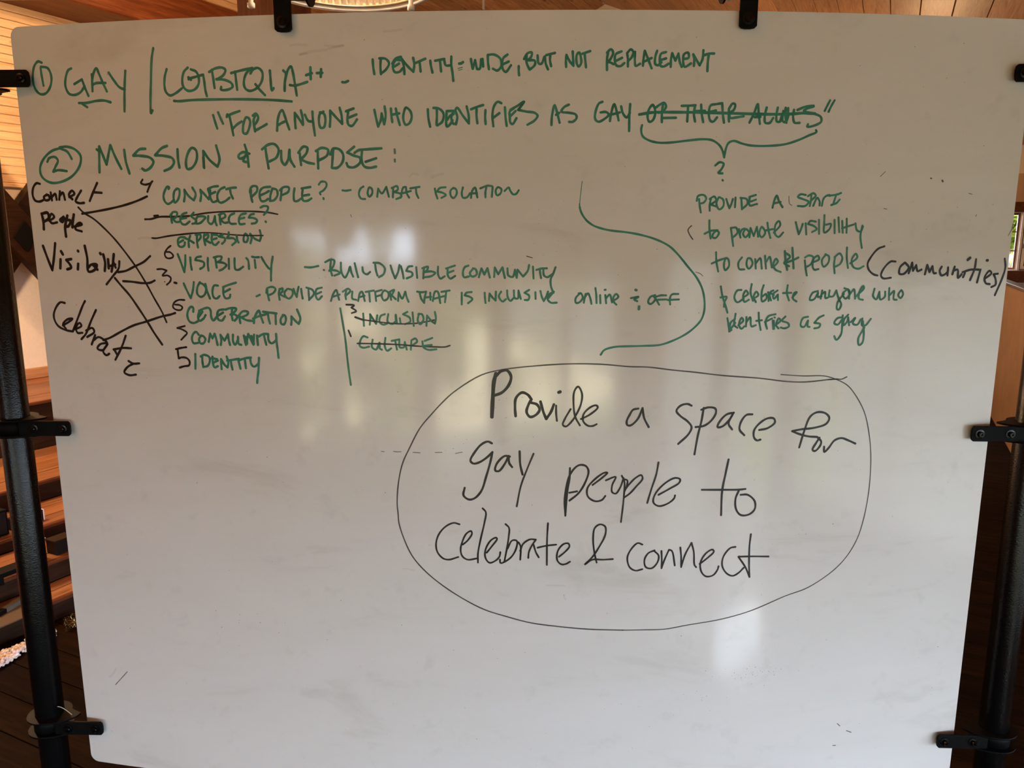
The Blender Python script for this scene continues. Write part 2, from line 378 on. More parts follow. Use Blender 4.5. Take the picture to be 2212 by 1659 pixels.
# handwriting, traced as strokes on the board: width in mm, then x,z in tenths of a millimetre; / marks a corner
INK = [
 ('G', 'circled number one', """3.86 -7023,18605 -7080,18624 -7147,18569 -7186,18471 -7201,18340 -7171,18230 -7100,18164 -7009,18170 -6930,18246 -6886,18361 -6894,18460 -6935,18527 -7041,18548
3.86 -7049,18532 -7045,18433 -7031,18283"""),
 ('G', 'the underlined word GAY and a tall slash', """3.84 -6541,18504 -6594,18481 -6650,18368 -6664,18254 -6617,18153 -6522,18133 -6421,18171 -6350,18251
3.83 -6514,18285 / -6382,18346 / -6351,18243 -6302,18113
3.82 -6215,18410 -6219,18304 -6228,18176
3.81 -6218,18320 -6180,18433 -6132,18493 -6097,18414 -6045,18282 -5996,18166
3.81 -6208,18268 -6158,18286 -6006,18284
3.80 -5939,18425 -5862,18308 -5787,18217 -5706,18181
3.80 -5671,18440 -5696,18287 -5716,18125 -5740,17879
3.83 -6468,18016 -6342,18015 -6186,18037 -6052,18039 -5950,18012
3.85 -6411,18001 -6339,17954
3.77 -5204,18733 -5241,18594 -5283,18274 -5316,17983 -5320,17844 -5294,17881"""),
 ('G', 'the underlined letters LGBTQIA++', """3.76 -5023,18442 -5059,18345 -5076,18219 -5060,18131 -5001,18081 -4909,18111 -4814,18172
3.74 -4698,18453 -4759,18400 -4795,18290 -4785,18195 -4719,18138 -4620,18151 -4552,18220 -4540,18315 -4574,18395 -4651,18428
3.73 -4697,18295 -4669,18306 -4561,18331 -4471,18352 / -4461,18266 -4453,18139 -4436,18059
3.74 -4698,18322 -4662,18287
3.72 -4335,18412 -4324,18325 -4310,18167
3.71 -4376,18386 -4281,18431 -4176,18439 -4130,18406 -4166,18337 -4266,18284
3.72 -4275,18284 -4153,18273 -4052,18224 -4038,18176 -4111,18139 -4215,18141 -4209,18177
3.70 -4046,18362 -3902,18393 -3728,18423
3.71 -3986,18379 -3980,18269 -3971,18135
3.70 -3758,18350 -3712,18404 -3642,18421 -3585,18369 -3586,18276 -3631,18191 -3712,18130 -3799,18116 -3857,18164 -3859,18266 -3809,18367 -3728,18412
3.70 -3694,18203 -3643,18136 -3562,18053
3.69 -3470,18382 -3466,18273 -3455,18113 -3428,18144
3.68 -3273,18378 -3238,18338 -3262,18207 -3268,18105
3.68 -3268,18113 -3251,18253 -3201,18392 -3157,18430 -3135,18360 -3111,18188 -3093,18039
3.68 -3187,18182 -3128,18173 -3043,18187 -2931,18219
3.67 -2876,18413 -2879,18254
3.67 -2944,18309 -2858,18335
3.66 -2722,18385 -2732,18282
3.66 -2786,18334 -2707,18336
3.66 -2424,18207 -2388,18203 -2340,18221
3.74 -4945,18004 -4865,17998 -4667,18009 -4313,18009 -3876,18002 -3446,17983 -3174,17959"""),
 ('G', 'the quoted line FOR ANYONE WHO IDENTIFIES AS GAY', """3.76 -4361,17794 -4339,17706 -4311,17609
3.75 -4282,17830 -4252,17752 -4219,17675
3.74 -4154,17774 -4082,17805 -3957,17842
3.75 -4144,17798 -4155,17766
3.75 -4115,17781 -4092,17653 -4072,17511
3.75 -4079,17597 -4004,17659 -3935,17698
3.74 -3862,17753 -3897,17698 -3919,17618 -3916,17538 -3873,17529 -3823,17616 -3806,17696 -3827,17744 -3862,17753
3.74 -3726,17774 -3753,17711 -3752,17647 -3740,17559
3.73 -3761,17775 -3716,17803 -3681,17750 -3715,17678 -3752,17639 / -3730,17580 -3659,17606 -3560,17655
3.72 -3411,17562 -3394,17705 -3353,17815 -3317,17842 -3287,17767 -3258,17671 -3229,17578
3.72 -3389,17641 -3327,17672 -3265,17695
3.71 -3134,17593 -3137,17685 -3136,17804 / -3084,17732 -3024,17639 / -3024,17731 -3044,17834
3.71 -2988,17775 -2941,17690 -2874,17681
3.71 -2875,17816 -2873,17697 -2854,17491
3.70 -2715,17813 -2767,17783 -2787,17680 -2764,17593 -2716,17603 -2691,17710 -2708,17782 -2766,17803
3.69 -2631,17607 -2618,17725 -2618,17828 / -2541,17740 -2449,17644 / -2453,17755 -2477,17862
3.68 -2387,17813 -2276,17850
3.69 -2357,17800 -2371,17706 -2357,17630 -2307,17614 -2232,17701
3.69 -2353,17725 -2238,17768
3.55 -1977,17827 -1956,17717 -1930,17599 / -1890,17685 -1874,17779 / -1842,17630 / -1817,17747 -1829,17872
3.54 -1739,17843 -1735,17746 -1725,17660
3.54 -1670,17842 -1648,17730 -1618,17619
3.54 -1735,17759 -1622,17776
3.54 -1524,17853 -1555,17791 -1566,17697 -1535,17622 -1485,17637 -1446,17720 -1464,17806 -1524,17853
3.53 -1213,17827 -1208,17710 -1185,17592
3.53 -1085,17841 -1087,17725 -1094,17618
3.53 -1134,17845 -1060,17837 -993,17771 -1011,17661 -1081,17607
3.53 -946,17794 -956,17677 -946,17590 -908,17614 -866,17676
3.52 -946,17801 -856,17804
3.53 -948,17677 -898,17739 -849,17762
3.52 -818,17621 -797,17722 -823,17816 -798,17844 -718,17737 -634,17631 / -636,17737 -664,17861
3.53 -848,17801 -882,17707 -850,17626 -809,17644
3.51 -602,17822 -521,17853 -431,17878
3.52 -524,17829 -526,17736 -514,17635
3.52 -399,17810 -404,17720 -398,17623
3.52 -175,17902 -227,17921 -279,17859 -301,17735 -289,17594
3.52 -293,17704 -203,17769
3.52 -125,17846 -117,17718 -101,17597
3.51 0,17834 -57,17788 -57,17718 / 25,17796
3.52 -57,17718 -49,17640 -16,17621 36,17699
3.51 -48,17811 49,17865 143,17919 62,17811 / 179,17787 293,17771 334,17732 294,17670 193,17611
3.51 530,17607 537,17732 572,17871 602,17794 644,17638
3.51 594,17744 638,17770
3.51 771,17879 707,17848 667,17786 781,17770 870,17747 882,17700 831,17651 779,17649
3.51 1241,17917 1192,17894 1146,17778 1145,17685 1189,17650 1270,17685 1334,17747 1292,17781 1219,17775
3.51 1352,17661 1366,17762 1408,17886 1447,17778 1474,17669
3.51 1382,17750 1488,17775
3.51 1505,17856 1532,17763 1587,17708 1629,17771
3.52 1631,17887 1624,17732 1625,17526"""),
 ('G', 'the struck out words OR THEIR ALLIES with closing quotes', """3.51 1949,17877 1901,17826 1880,17717 1907,17651 1955,17670 1988,17779 1949,17877
3.51 2095,17888 2082,17795 2084,17647
3.51 1983,17834 2046,17880 2111,17904 2137,17857 2098,17795 2034,17772
3.52 2085,17702 2281,17706
3.51 2357,17866 2471,17870 2553,17875
3.52 2447,17859 2443,17657
3.52 2545,17859 2533,17766 2554,17657
3.52 2631,17883 2643,17767 2670,17650
3.52 2556,17797 2688,17801
3.52 2929,17905 2848,17892 2766,17873 2746,17783 2768,17674 2810,17655 2865,17714
3.52 2746,17783 2844,17807
3.52 2930,17901 2944,17769 2967,17644
3.53 3029,17832 3029,17738 3038,17660
3.53 3029,17832 3078,17902 3115,17887 3099,17817 3035,17777 / 3052,17710 3137,17715 3244,17732
3.53 3332,17647 3391,17772 3439,17897 3458,17773 3483,17632
3.54 3403,17722 3486,17726
3.54 3569,17852 3548,17742 3560,17648 3624,17646 3670,17712
3.54 3728,17853 3715,17744 3726,17666 3773,17666 3789,17729
3.54 3811,17807 3810,17674 3858,17659 3886,17746
3.54 3842,17851 3844,17745 3867,17651
3.54 3879,17847 3879,17714
3.54 4014,17825 4129,17870 4246,17883
3.55 3964,17825 3957,17731 3984,17652 4057,17650
3.55 4247,17875 4148,17842 4108,17811 4254,17778 4359,17735 4372,17672 4299,17624 4174,17599 4180,17631
4.05 1765,17748 1952,17776 2279,17780 2606,17779 3101,17770 3600,17762 3934,17770 4102,17782 4271,17778
3.29 4480,17959 4451,17901 4412,17817
3.29 4545,17960 4508,17894 4469,17806"""),
 ('G', 'the curly brace and question mark under the struck out words', """3.28 1807,17604 1796,17545 1818,17459 1899,17404 2031,17370 2212,17370 2458,17398 2705,17418 2822,17400 2925,17329 2971,17250 2995,17171
3.30 2995,17171 3011,17282 3048,17369 3121,17397 3240,17362 3375,17335 3660,17334 3878,17359 4060,17416 4208,17481 4315,17529 4304,17553
3.30 2872,17059 2936,17104 2991,17083 2966,17011 2923,16955 2981,16951
2.98 2985,16858 2992,16851"""),
 ('G', 'the note IDENTITY = WIDE, BUT NOT REPLACEMENT', """3.51 -1979,18500 -1974,18400 -1961,18308
3.50 -1864,18506 -1872,18406 -1867,18306
3.50 -1883,18514 -1798,18508 -1748,18450 -1786,18374 -1867,18310
3.50 -1586,18486 -1651,18487 -1695,18411 -1672,18331 -1607,18331 -1556,18379
3.50 -1670,18403 -1607,18441
3.49 -1702,18442 -1651,18510 -1577,18529
3.50 -1534,18302 -1539,18402 -1566,18504 / -1490,18409 -1407,18328 / -1392,18423 -1406,18514
3.49 -1375,18445 -1235,18500
3.49 -1317,18467 -1304,18333
3.49 -1166,18473 -1156,18397 -1138,18316
3.48 -1098,18472 -968,18494
3.49 -1030,18472 -1016,18330
3.49 -971,18482 -950,18410 -880,18409
3.49 -870,18523 -872,18417 -857,18310 -847,18205
3.87 -761,18431 -734,18434 -709,18449
1.29 -778,18367 -718,18382
0.97 -775,18343 -719,18354
3.48 -596,18490 -588,18429 -573,18361 / -539,18475 / -513,18356 / -476,18360 -455,18486
3.48 -434,18489 -427,18390
3.48 -347,18354 -359,18443 -362,18541 / -273,18545 -185,18487 -174,18396 -229,18335 -290,18359
3.48 -88,18544 -148,18494 -158,18365 -113,18316 -40,18403
3.48 -148,18418 -72,18453
3.48 68,18391 68,18334 73,18272
3.47 177,18545 177,18439 218,18348
3.47 142,18485 193,18561 249,18568 241,18515 185,18462
3.47 193,18467 290,18462 293,18409 226,18348
3.47 329,18530 346,18424 386,18423 426,18514 443,18423 475,18347
3.47 450,18534 570,18562
3.47 506,18537 502,18469 518,18390
3.47 727,18380 723,18468 730,18536 / 771,18460 829,18392 / 822,18483 815,18581
3.47 906,18566 875,18543 871,18437 898,18384 933,18422 931,18498 906,18566
3.46 950,18551 1058,18586
3.47 982,18543 991,18468 1003,18374
3.47 1307,18574 1293,18483 1296,18339
3.47 1291,18566 1346,18610 1376,18566 1341,18483 1299,18437 / 1326,18441 1386,18415
3.47 1491,18582 1412,18544 1401,18468 1423,18400 1480,18389 1535,18430
3.47 1422,18460 1501,18498
3.47 1585,18385 1582,18483 1569,18559 / 1619,18608 1655,18574 1630,18499 1583,18456
3.47 1679,18575 1679,18469 1693,18393 1753,18420
3.47 1794,18396 1799,18484 1815,18590 / 1864,18484 1916,18363
3.47 1813,18451 1912,18497
3.47 1986,18591 1963,18515 1966,18417 2004,18402 2051,18440
3.47 2110,18576 2042,18553 2026,18470 2044,18394 2085,18387 2153,18425
3.47 2034,18470 2114,18493
3.47 2182,18383 2183,18486 2197,18562 / 2244,18464 / 2284,18559 / 2309,18441 2336,18384
3.48 2364,18487 2428,18503 2417,18571 2362,18548 2353,18457 2377,18384 2464,18430
3.48 2506,18397 2507,18488 2491,18549 / 2587,18405 / 2624,18489 2631,18603
3.48 2638,18535 2702,18558 2783,18562
3.48 2710,18551 2701,18459 2699,18330"""),
 ('G', 'circled number two', """3.93 -7103,17188 -7066,17238 -6964,17253 -6920,17201 -6970,17116 -7020,17040 / -6927,17061 -6789,17044
3.93 -6847,17384 -7013,17340 -7169,17223 -7244,17087 -7223,16965 -7091,16880 -6908,16886 -6697,16974 -6556,17126 -6529,17262 -6613,17357 -6746,17399 -6867,17391
3.91 -6849,17371 -6745,17326 -6684,17222"""),
 ('G', 'the heading MISSION & PURPOSE', """3.88 -6251,17350 -6221,17324
4.15 -6239,17019 -6226,17171 -6204,17391 / -6155,17255 -6111,17127 / -6066,17270 -6020,17404 / -5955,17234 -5876,17064
4.14 -5801,17332 -5790,17164 -5749,16995
4.12 -5460,17343 -5555,17336 -5661,17249 / -5545,17244 -5397,17216 -5346,17157 -5401,17074 -5489,17033 -5534,17059
4.10 -5112,17378 -5198,17347 -5310,17249 / -5171,17238 -5044,17203 -5021,17144 -5074,17069 -5181,17024
4.09 -4950,17326 -4953,17185 -4941,17068
3.94 -4721,17344 -4779,17292 -4833,17145 -4818,17046 -4744,17062 -4662,17176 -4661,17307 -4721,17344
3.93 -4554,17059 -4554,17174 -4550,17297 / -4465,17173 -4347,17073 / -4308,17171 -4346,17370
3.94 -4559,17068 -4559,17207
3.91 -3847,17250 -3943,17272 -4013,17224 -4002,17183 -3930,17199 -3901,17231 -3947,17150 -3903,17133
3.90 -3909,17373 -3882,17263 -3868,17068
3.89 -3651,17308 -3552,17372 -3464,17378 -3403,17305 -3441,17193 -3548,17137
3.90 -3599,17316 -3588,17195 -3568,17040
3.89 -3366,17281 -3365,17143 -3325,17086 -3269,17159 -3241,17295 / -3235,17158 -3179,17061
3.88 -3092,17245 -3087,17173 -3080,17084
3.87 -3112,17254 -3036,17336 -2977,17324 -2989,17252 -3079,17160 / -2978,17115 -2890,17098
3.87 -2825,17267 -2826,17154 -2828,17033
3.86 -2851,17275 -2763,17317 -2671,17289 -2692,17209 -2823,17141
3.86 -2594,17296 -2608,17184 -2626,17043
3.86 -2640,17225 -2594,17304 -2509,17295 -2453,17223 -2466,17119 -2546,17039 -2619,17036
3.86 -2288,17328 -2393,17249 / -2293,17205 -2206,17173 -2209,17109 -2299,17045 -2384,17054 -2407,17102
3.84 -2283,17245 -2222,17280 -2121,17289 -1894,17302
3.85 -2176,17268 -2186,17132 -2146,17052 -2063,17035 -1978,17051
3.85 -2127,17119 -1974,17166
3.31 -1702,17285 -1700,17237
3.31 -1703,17145 -1703,17121"""),
 ('G', 'the line CONNECT PEOPLE? - COMBAT ISOLATION', """3.59 -5141,16764 -5126,16785 -5159,16795 -5204,16735 -5232,16650 -5211,16577 -5167,16546 -5104,16576 -5068,16606
3.58 -5001,16767 -5048,16733 -5072,16637 -5058,16566 -5009,16600 -4971,16696 -4975,16757 -5008,16767
3.57 -4910,16581 -4890,16671 -4890,16750 / -4831,16659 -4754,16595 / -4717,16682 -4762,16779
3.56 -4652,16585 -4632,16669 -4639,16747 / -4579,16681 -4519,16608 / -4501,16668 -4519,16752
3.55 -4518,16758 -4440,16788 -4361,16796
3.56 -4486,16740 -4489,16632 -4457,16569 -4390,16585
3.55 -4474,16686 -4409,16713
3.55 -4259,16780 -4326,16751 -4377,16679 -4376,16595 -4340,16559 -4260,16582 -4192,16630
3.54 -4235,16750 -4169,16767 -4085,16773
3.54 -4177,16749 -4169,16684 -4141,16617
3.53 -3856,16735 -3862,16651 -3845,16568
3.53 -3871,16699 -3861,16759 -3821,16792 -3764,16782 -3764,16722 -3850,16639
3.53 -3560,16780 -3669,16767 -3717,16722 -3728,16639 -3706,16579 -3655,16578 -3603,16608
3.52 -3714,16660 -3636,16692 -3583,16721
3.52 -3530,16756 -3564,16661 -3576,16578 / -3515,16589 -3457,16661 -3468,16738 -3530,16756
3.52 -3392,16743 -3402,16672 -3416,16589
3.51 -3418,16729 -3352,16776 -3279,16766 -3293,16707 -3396,16658
3.51 -3196,16754 -3213,16659 -3205,16576 -3161,16576 -3103,16611
3.51 -3075,16735 -3088,16646 -3073,16581 -3010,16578 -2952,16610
3.50 -3089,16753 -2957,16773
3.51 -3079,16650 -2981,16664
3.09 -2830,16806 -2794,16846 -2726,16838 -2716,16789 -2765,16724 -2818,16692 -2811,16667
3.10 -2770,16615 -2767,16601
3.08 -2482,16722 -2431,16717 -2362,16727
3.08 -2173,16774 -2217,16745 -2242,16664 -2214,16607 -2154,16599
3.08 -2086,16761 -2114,16680 -2090,16631 -2046,16679 -2052,16744 -2086,16761
3.07 -1975,16630 -1957,16744 / -1905,16676 -1838,16768 / -1805,16630
3.07 -1746,16621 -1738,16743
3.07 -1760,16751 -1683,16778 -1671,16730 -1727,16694 / -1635,16670 -1620,16632 -1696,16597
3.07 -1633,16616 -1591,16758 -1552,16766 / -1543,16677 -1510,16616
3.07 -1601,16678 -1483,16709
3.06 -1490,16745 -1356,16766
3.06 -1406,16754 -1403,16677 -1376,16612
3.06 -1134,16740 -1123,16676 -1099,16603
3.06 -980,16759 -1063,16748 -1106,16700 / -1028,16684 -978,16651 -1040,16611
3.06 -863,16748 -910,16707 -898,16627 -862,16610 -819,16675 -830,16731 -866,16744
3.06 -730,16755 -747,16675 -731,16613 -673,16618 -627,16674
3.05 -615,16610 -597,16706 -555,16755 -523,16617
3.05 -597,16671 -527,16677
3.05 -480,16742 -381,16778 -314,16773
3.05 -394,16754 -406,16690 -406,16617
3.05 -303,16762 -315,16625
3.05 -228,16757 -260,16706 -240,16644 -190,16673 -178,16730 -228,16757
3.05 -132,16705 -74,16753 -49,16705 -8,16657 34,16665 70,16713"""),
 ('G', 'the struck out word RESOURCES?', """3.46 -5127,16393 -5136,16332 -5128,16271
3.46 -5145,16381 -5090,16430 -5035,16417 -5056,16356 -5112,16330 / -5063,16283 -5016,16283
3.46 -4884,16416 -4953,16392 -4992,16319 -4971,16258 -4919,16243 -4846,16288
3.46 -4972,16329 -4894,16343
3.45 -4771,16416 -4815,16370 / -4791,16343 -4738,16306 -4750,16269 -4804,16255
3.45 -4709,16367 -4740,16318 -4744,16260 -4677,16267 -4621,16312 -4589,16348 -4630,16364 -4696,16361
3.44 -4544,16366 -4551,16281 -4507,16250 -4464,16293 -4439,16366 / -4439,16281 -4423,16232
3.43 -4359,16390 -4368,16317 -4360,16246
3.43 -4379,16384 -4299,16404 -4276,16359 -4358,16314 / -4302,16268 -4243,16274
3.43 -4136,16403 -4197,16377 -4227,16316 -4203,16258 -4121,16253
3.42 -3955,16402 -4034,16382 -4069,16316 -4060,16249 -3985,16252
3.42 -4064,16322 -3985,16340
3.41 -3833,16393 -3886,16381 -3914,16342 / -3837,16333 -3788,16303 -3816,16264 -3875,16254
3.40 -3725,16485 -3672,16507 -3612,16494 -3625,16440 -3680,16381
3.41 -3661,16284 -3657,16278"""),
 ('G', 'the struck out word EXPRESSION', """3.48 -4941,16059 -5022,16055 -5056,16012 -5052,15938 -5013,15913 -4957,15938 -4947,15981
3.48 -5049,15975 -4971,16014
3.47 -4948,16049 -4883,16022 -4804,15975
3.47 -4852,16080 -4885,15999 -4886,15913
3.47 -4741,16098 -4752,15999 -4743,15907
3.46 -4764,16092 -4691,16098 -4692,16049 -4745,15997
3.46 -4627,16098 -4639,16049 -4623,15944
3.46 -4632,16083 -4565,16098 -4575,16051 -4624,16018 / -4541,15975
3.46 -4507,16083 -4518,16024 -4496,15956 -4464,15944 -4408,15987
3.45 -4511,16021 -4437,16042
3.45 -4512,16097 -4427,16091
3.45 -4334,16097 -4402,16070 / -4306,16042 -4315,15999 -4357,15962
3.44 -4241,16128 -4244,16082 / -4273,16046 -4175,16042 -4138,15999 -4199,15944
3.44 -4120,16079 -4115,16024 -4098,15981
3.43 -3981,16109 -4013,16060 -4012,15993 -3976,15987 -3946,16054 -3981,16109
3.43 -3913,15969 -3892,16048 -3910,16106 / -3844,16036 -3768,16002 / -3744,16072 -3758,16157"""),
 ('G', 'the word VISIBILITY in capitals', """3.49 -5076,15807 -5033,15676 -4991,15539 / -4967,15664 -4956,15789
3.49 -4878,15758 -4879,15664 -4869,15577
3.48 -4706,15774 -4778,15758 -4801,15721 / -4721,15708 -4667,15684 -4672,15628 -4734,15588
3.48 -4598,15752 -4606,15653 -4602,15566
3.47 -4481,15759 -4469,15610
3.47 -4505,15759 -4424,15777 -4378,15768 -4402,15716 -4450,15691 / -4352,15679 -4312,15648 -4371,15589 -4426,15566
3.47 -4268,15741 -4275,15592
3.46 -4176,15747 -4182,15654 -4174,15586 -4128,15578 -4050,15624
3.45 -3992,15751 -3966,15717 -3961,15593
3.45 -3902,15772 -3861,15764 -3796,15766
3.45 -3864,15723 -3858,15609
3.45 -3757,15767 -3710,15681 -3651,15601 -3623,15585
3.45 -3582,15773 -3608,15656 -3621,15545 -3629,15421"""),
 ('G', 'the line VOICE - PROVIDE A PLATFORM THAT IS INCLUSIVE online & OFF', """3.51 -5016,15369 -4973,15262 -4921,15148 / -4878,15262 -4852,15389
3.51 -4753,15389 -4800,15314 -4808,15213 -4757,15169 -4694,15201 -4663,15290 -4696,15352 -4761,15383
3.50 -4668,15365 -4649,15264 -4611,15145
3.50 -4469,15341 -4529,15341 -4563,15253 -4549,15164 -4504,15146 -4454,15184
3.48 -4391,15317 -4309,15349 -4181,15387
3.49 -4384,15323 -4389,15204 -4357,15151 -4296,15164 -4282,15205
3.49 -4383,15239 -4280,15290
3.34 -3869,15185 -3818,15208
3.33 -3694,15309 -3696,15234 -3676,15128
3.33 -3714,15240 -3695,15303 -3615,15328 -3567,15297 -3607,15235 -3681,15203
3.33 -3503,15298 -3520,15223 -3512,15136
3.32 -3507,15285 -3458,15308 -3463,15261 -3511,15221 / -3429,15180
3.32 -3383,15299 -3429,15249 -3416,15184 -3365,15155 -3308,15212 -3310,15280 -3364,15299
3.32 -3287,15299 -3271,15237 -3245,15181 / -3231,15250 -3208,15331
3.31 -3171,15300 -3167,15238 -3156,15157
3.17 -3060,15312 -3059,15226 -3056,15140
3.17 -3090,15320 -2999,15286 -2981,15226 -3060,15136
3.17 -2856,15321 -2937,15295 -2951,15192 -2918,15141 -2859,15193
3.17 -2935,15227 -2868,15256
3.16 -2724,15125 -2685,15228 -2638,15288 -2615,15211 -2600,15143
3.16 -2701,15185 -2588,15220
3.16 -2486,15280 -2501,15212 -2495,15152
3.16 -2539,15263 -2457,15306 -2423,15277 -2489,15209
3.16 -2394,15264 -2398,15161 -2341,15144
3.16 -2312,15127 -2278,15247 -2249,15265 -2212,15128
3.16 -2292,15182 -2213,15205
3.15 -2193,15261 -2071,15282
3.15 -2141,15257 -2134,15120
3.15 -2051,15257 -2041,15129
3.15 -2054,15262 -1953,15291
3.15 -2039,15194 -1969,15215
3.15 -1911,15283 -1955,15215 -1925,15138 -1867,15164 -1852,15246 -1911,15283
3.15 -1829,15266 -1815,15147
3.15 -1846,15258 -1768,15292 -1805,15212 / -1746,15156
3.14 -1712,15131 -1700,15258 / -1650,15165 -1601,15267 / -1581,15182 -1556,15118
3.14 -1424,15268 -1355,15260 -1295,15268
3.14 -1389,15260 -1366,15166 -1324,15103
3.14 -1291,15268 -1314,15183 -1324,15107
3.14 -1230,15252 -1229,15150
3.14 -1305,15183 -1219,15192
3.14 -1195,15133 -1158,15269 -1120,15269 -1084,15103
3.14 -1177,15164 -1005,15210
3.13 -1064,15266 -944,15286
3.13 -995,15261 -1005,15184 -1015,15116
3.13 -765,15253 -766,15168 -767,15083
3.13 -620,15265 -697,15253 -723,15216 / -646,15194 -609,15160 -673,15101
3.13 -427,15254 -424,15186 -416,15106
3.13 -365,15135 -356,15245 / -314,15186 -268,15141 / -262,15271
3.13 -186,15271 -220,15203 -166,15127 -115,15161
3.12 -98,15288 -88,15187 -50,15136 -3,15178
3.12 1,15288 14,15178 60,15173 69,15288 / 103,15167
3.12 224,15297 157,15255 / 225,15212 213,15153 162,15150
3.12 316,15263 320,15167
3.12 390,15280 411,15196 439,15133 / 476,15204 501,15272
3.12 585,15272 518,15230 496,15162 544,15111 629,15111
3.12 510,15179 585,15272
3.12 967,15246 908,15179 909,15111 952,15111 1010,15179 984,15246 950,15246
3.12 1052,15238 1036,15170 1028,15111
3.12 1036,15179 1085,15246 1117,15187 1139,15094
3.12 1194,15322 1208,15221 1213,15106
3.12 1264,15221 1271,15103
3.12 1330,15297 1342,15299
3.12 1340,15221 1355,15103
3.12 1350,15170 1404,15229 1441,15116
3.12 1461,15136 1531,15195 1501,15238 1460,15187 1470,15119 1505,15082
4.07 1783,15296 1793,15293
3.12 1718,15178 1825,15195 1766,15156 1810,15132
4.08 1841,15051 1839,15017
3.13 2071,15220 2004,15195 1972,15119 2007,15088 2073,15152 2071,15211
3.13 2041,15210 2087,15159 2134,15081
3.12 2080,15195 2156,15216 2233,15216
3.13 2116,15152 2244,15157
3.13 2298,15084 2291,15169 2318,15228 2412,15236
3.13 2261,15148 2423,15156"""),
 ('G', 'the word CELEBRATION', """3.68 -4897,14942 -4893,14999 -4925,15018 -4970,14973 -4998,14883 -4971,14794 -4905,14769 -4834,14796
3.67 -4795,14950 -4825,14873 -4807,14803 -4736,14842 -4702,14893
3.67 -4808,14870 -4748,14944
3.66 -4801,14956 -4710,14995 -4642,15002 -4615,14964 -4612,14863 -4583,14812 -4517,14877
3.66 -4402,14982 -4484,14966 -4516,14889 -4494,14823 -4441,14814 -4390,14878
3.66 -4503,14887 -4416,14935
3.65 -4268,14991 -4281,14905 -4273,14822
3.65 -4376,14980 -4294,15004 -4201,14997 -4224,14956 -4301,14905 / -4234,14908 -4190,14868 -4240,14814
3.65 -4153,14887 -4157,14830 -4152,14779
3.64 -4204,14852 -4098,14958 -4016,14946 -4035,14908 -4130,14866 / -4053,14825 -3962,14813
3.64 -3937,14782 -3918,14871 -3846,14973 -3824,14897 -3791,14790
3.63 -3946,14848 -3838,14891 -3731,14917
3.62 -3781,14955 -3677,14943 -3573,14931
3.63 -3708,14936 -3700,14848 -3684,14779
3.63 -3589,14925 -3591,14849 -3593,14771
3.62 -3468,14907 -3513,14844 -3506,14774 -3465,14769 -3432,14838 -3444,14901 -3477,14907
3.62 -3354,14763 -3345,14827 -3344,14890 / -3280,14815 -3237,14777 / -3207,14853 -3251,14991"""),
 ('G', 'the word COMMUNITY in capitals beside a small five', """3.69 -4837,14590 -4874,14634 -4925,14601 -4952,14523 -4930,14459 -4858,14463
3.69 -4797,14578 -4835,14525 -4820,14458 -4765,14462 -4733,14527 -4770,14572 -4804,14575
3.68 -4682,14483 -4663,14554 -4648,14612 / -4617,14536 / -4577,14610 / -4556,14530 -4540,14438
3.68 -4489,14439 -4476,14519 -4484,14596 / -4423,14507 / -4362,14604 / -4355,14521 -4340,14441
3.67 -4282,14599 -4287,14496 -4259,14445 -4215,14510 -4204,14568 / -4198,14459 -4159,14447
3.66 -4109,14589 -4098,14512 -4085,14445 / -4059,14538 -4038,14615 / -3994,14513 -3965,14450 / -3946,14604
4.93 -4078,14563 -4071,14467
4.93 -3990,14577 -3964,14463
3.66 -3899,14592 -3895,14448
3.65 -3871,14579 -3802,14616 -3723,14619
3.65 -3790,14606 -3780,14542 -3762,14455
3.65 -3723,14619 -3719,14517 -3679,14477 -3624,14506 -3596,14545
3.65 -3598,14621 -3594,14468 -3586,14366 -3580,14257"""),
 ('G', 'the word IDENTITY in capitals', """3.72 -4916,14290 -4922,14186 -4932,14061
3.71 -4806,14254 -4808,14175 -4801,14097
3.71 -4830,14253 -4780,14280 -4699,14256 -4683,14204 -4724,14112 -4801,14090
3.71 -4638,14254 -4638,14166 -4617,14088 -4561,14109
3.70 -4639,14159 -4554,14196
3.70 -4650,14231 -4566,14217
3.70 -4503,14064 -4504,14143 -4501,14221 / -4450,14131 -4406,14092 / -4386,14171 -4407,14261
3.69 -4405,14197 -4282,14218 -4214,14230
3.70 -4344,14198 -4339,14133 -4327,14062
3.69 -4224,14220 -4197,14077
3.68 -4202,14211 -4106,14241 -4018,14253
3.69 -4118,14222 -4109,14086
3.68 -4032,14249 -4018,14152 -3980,14114 -3911,14154 -3895,14193
3.69 -3889,14252 -3911,14051 -3931,13946 -3943,13861"""),
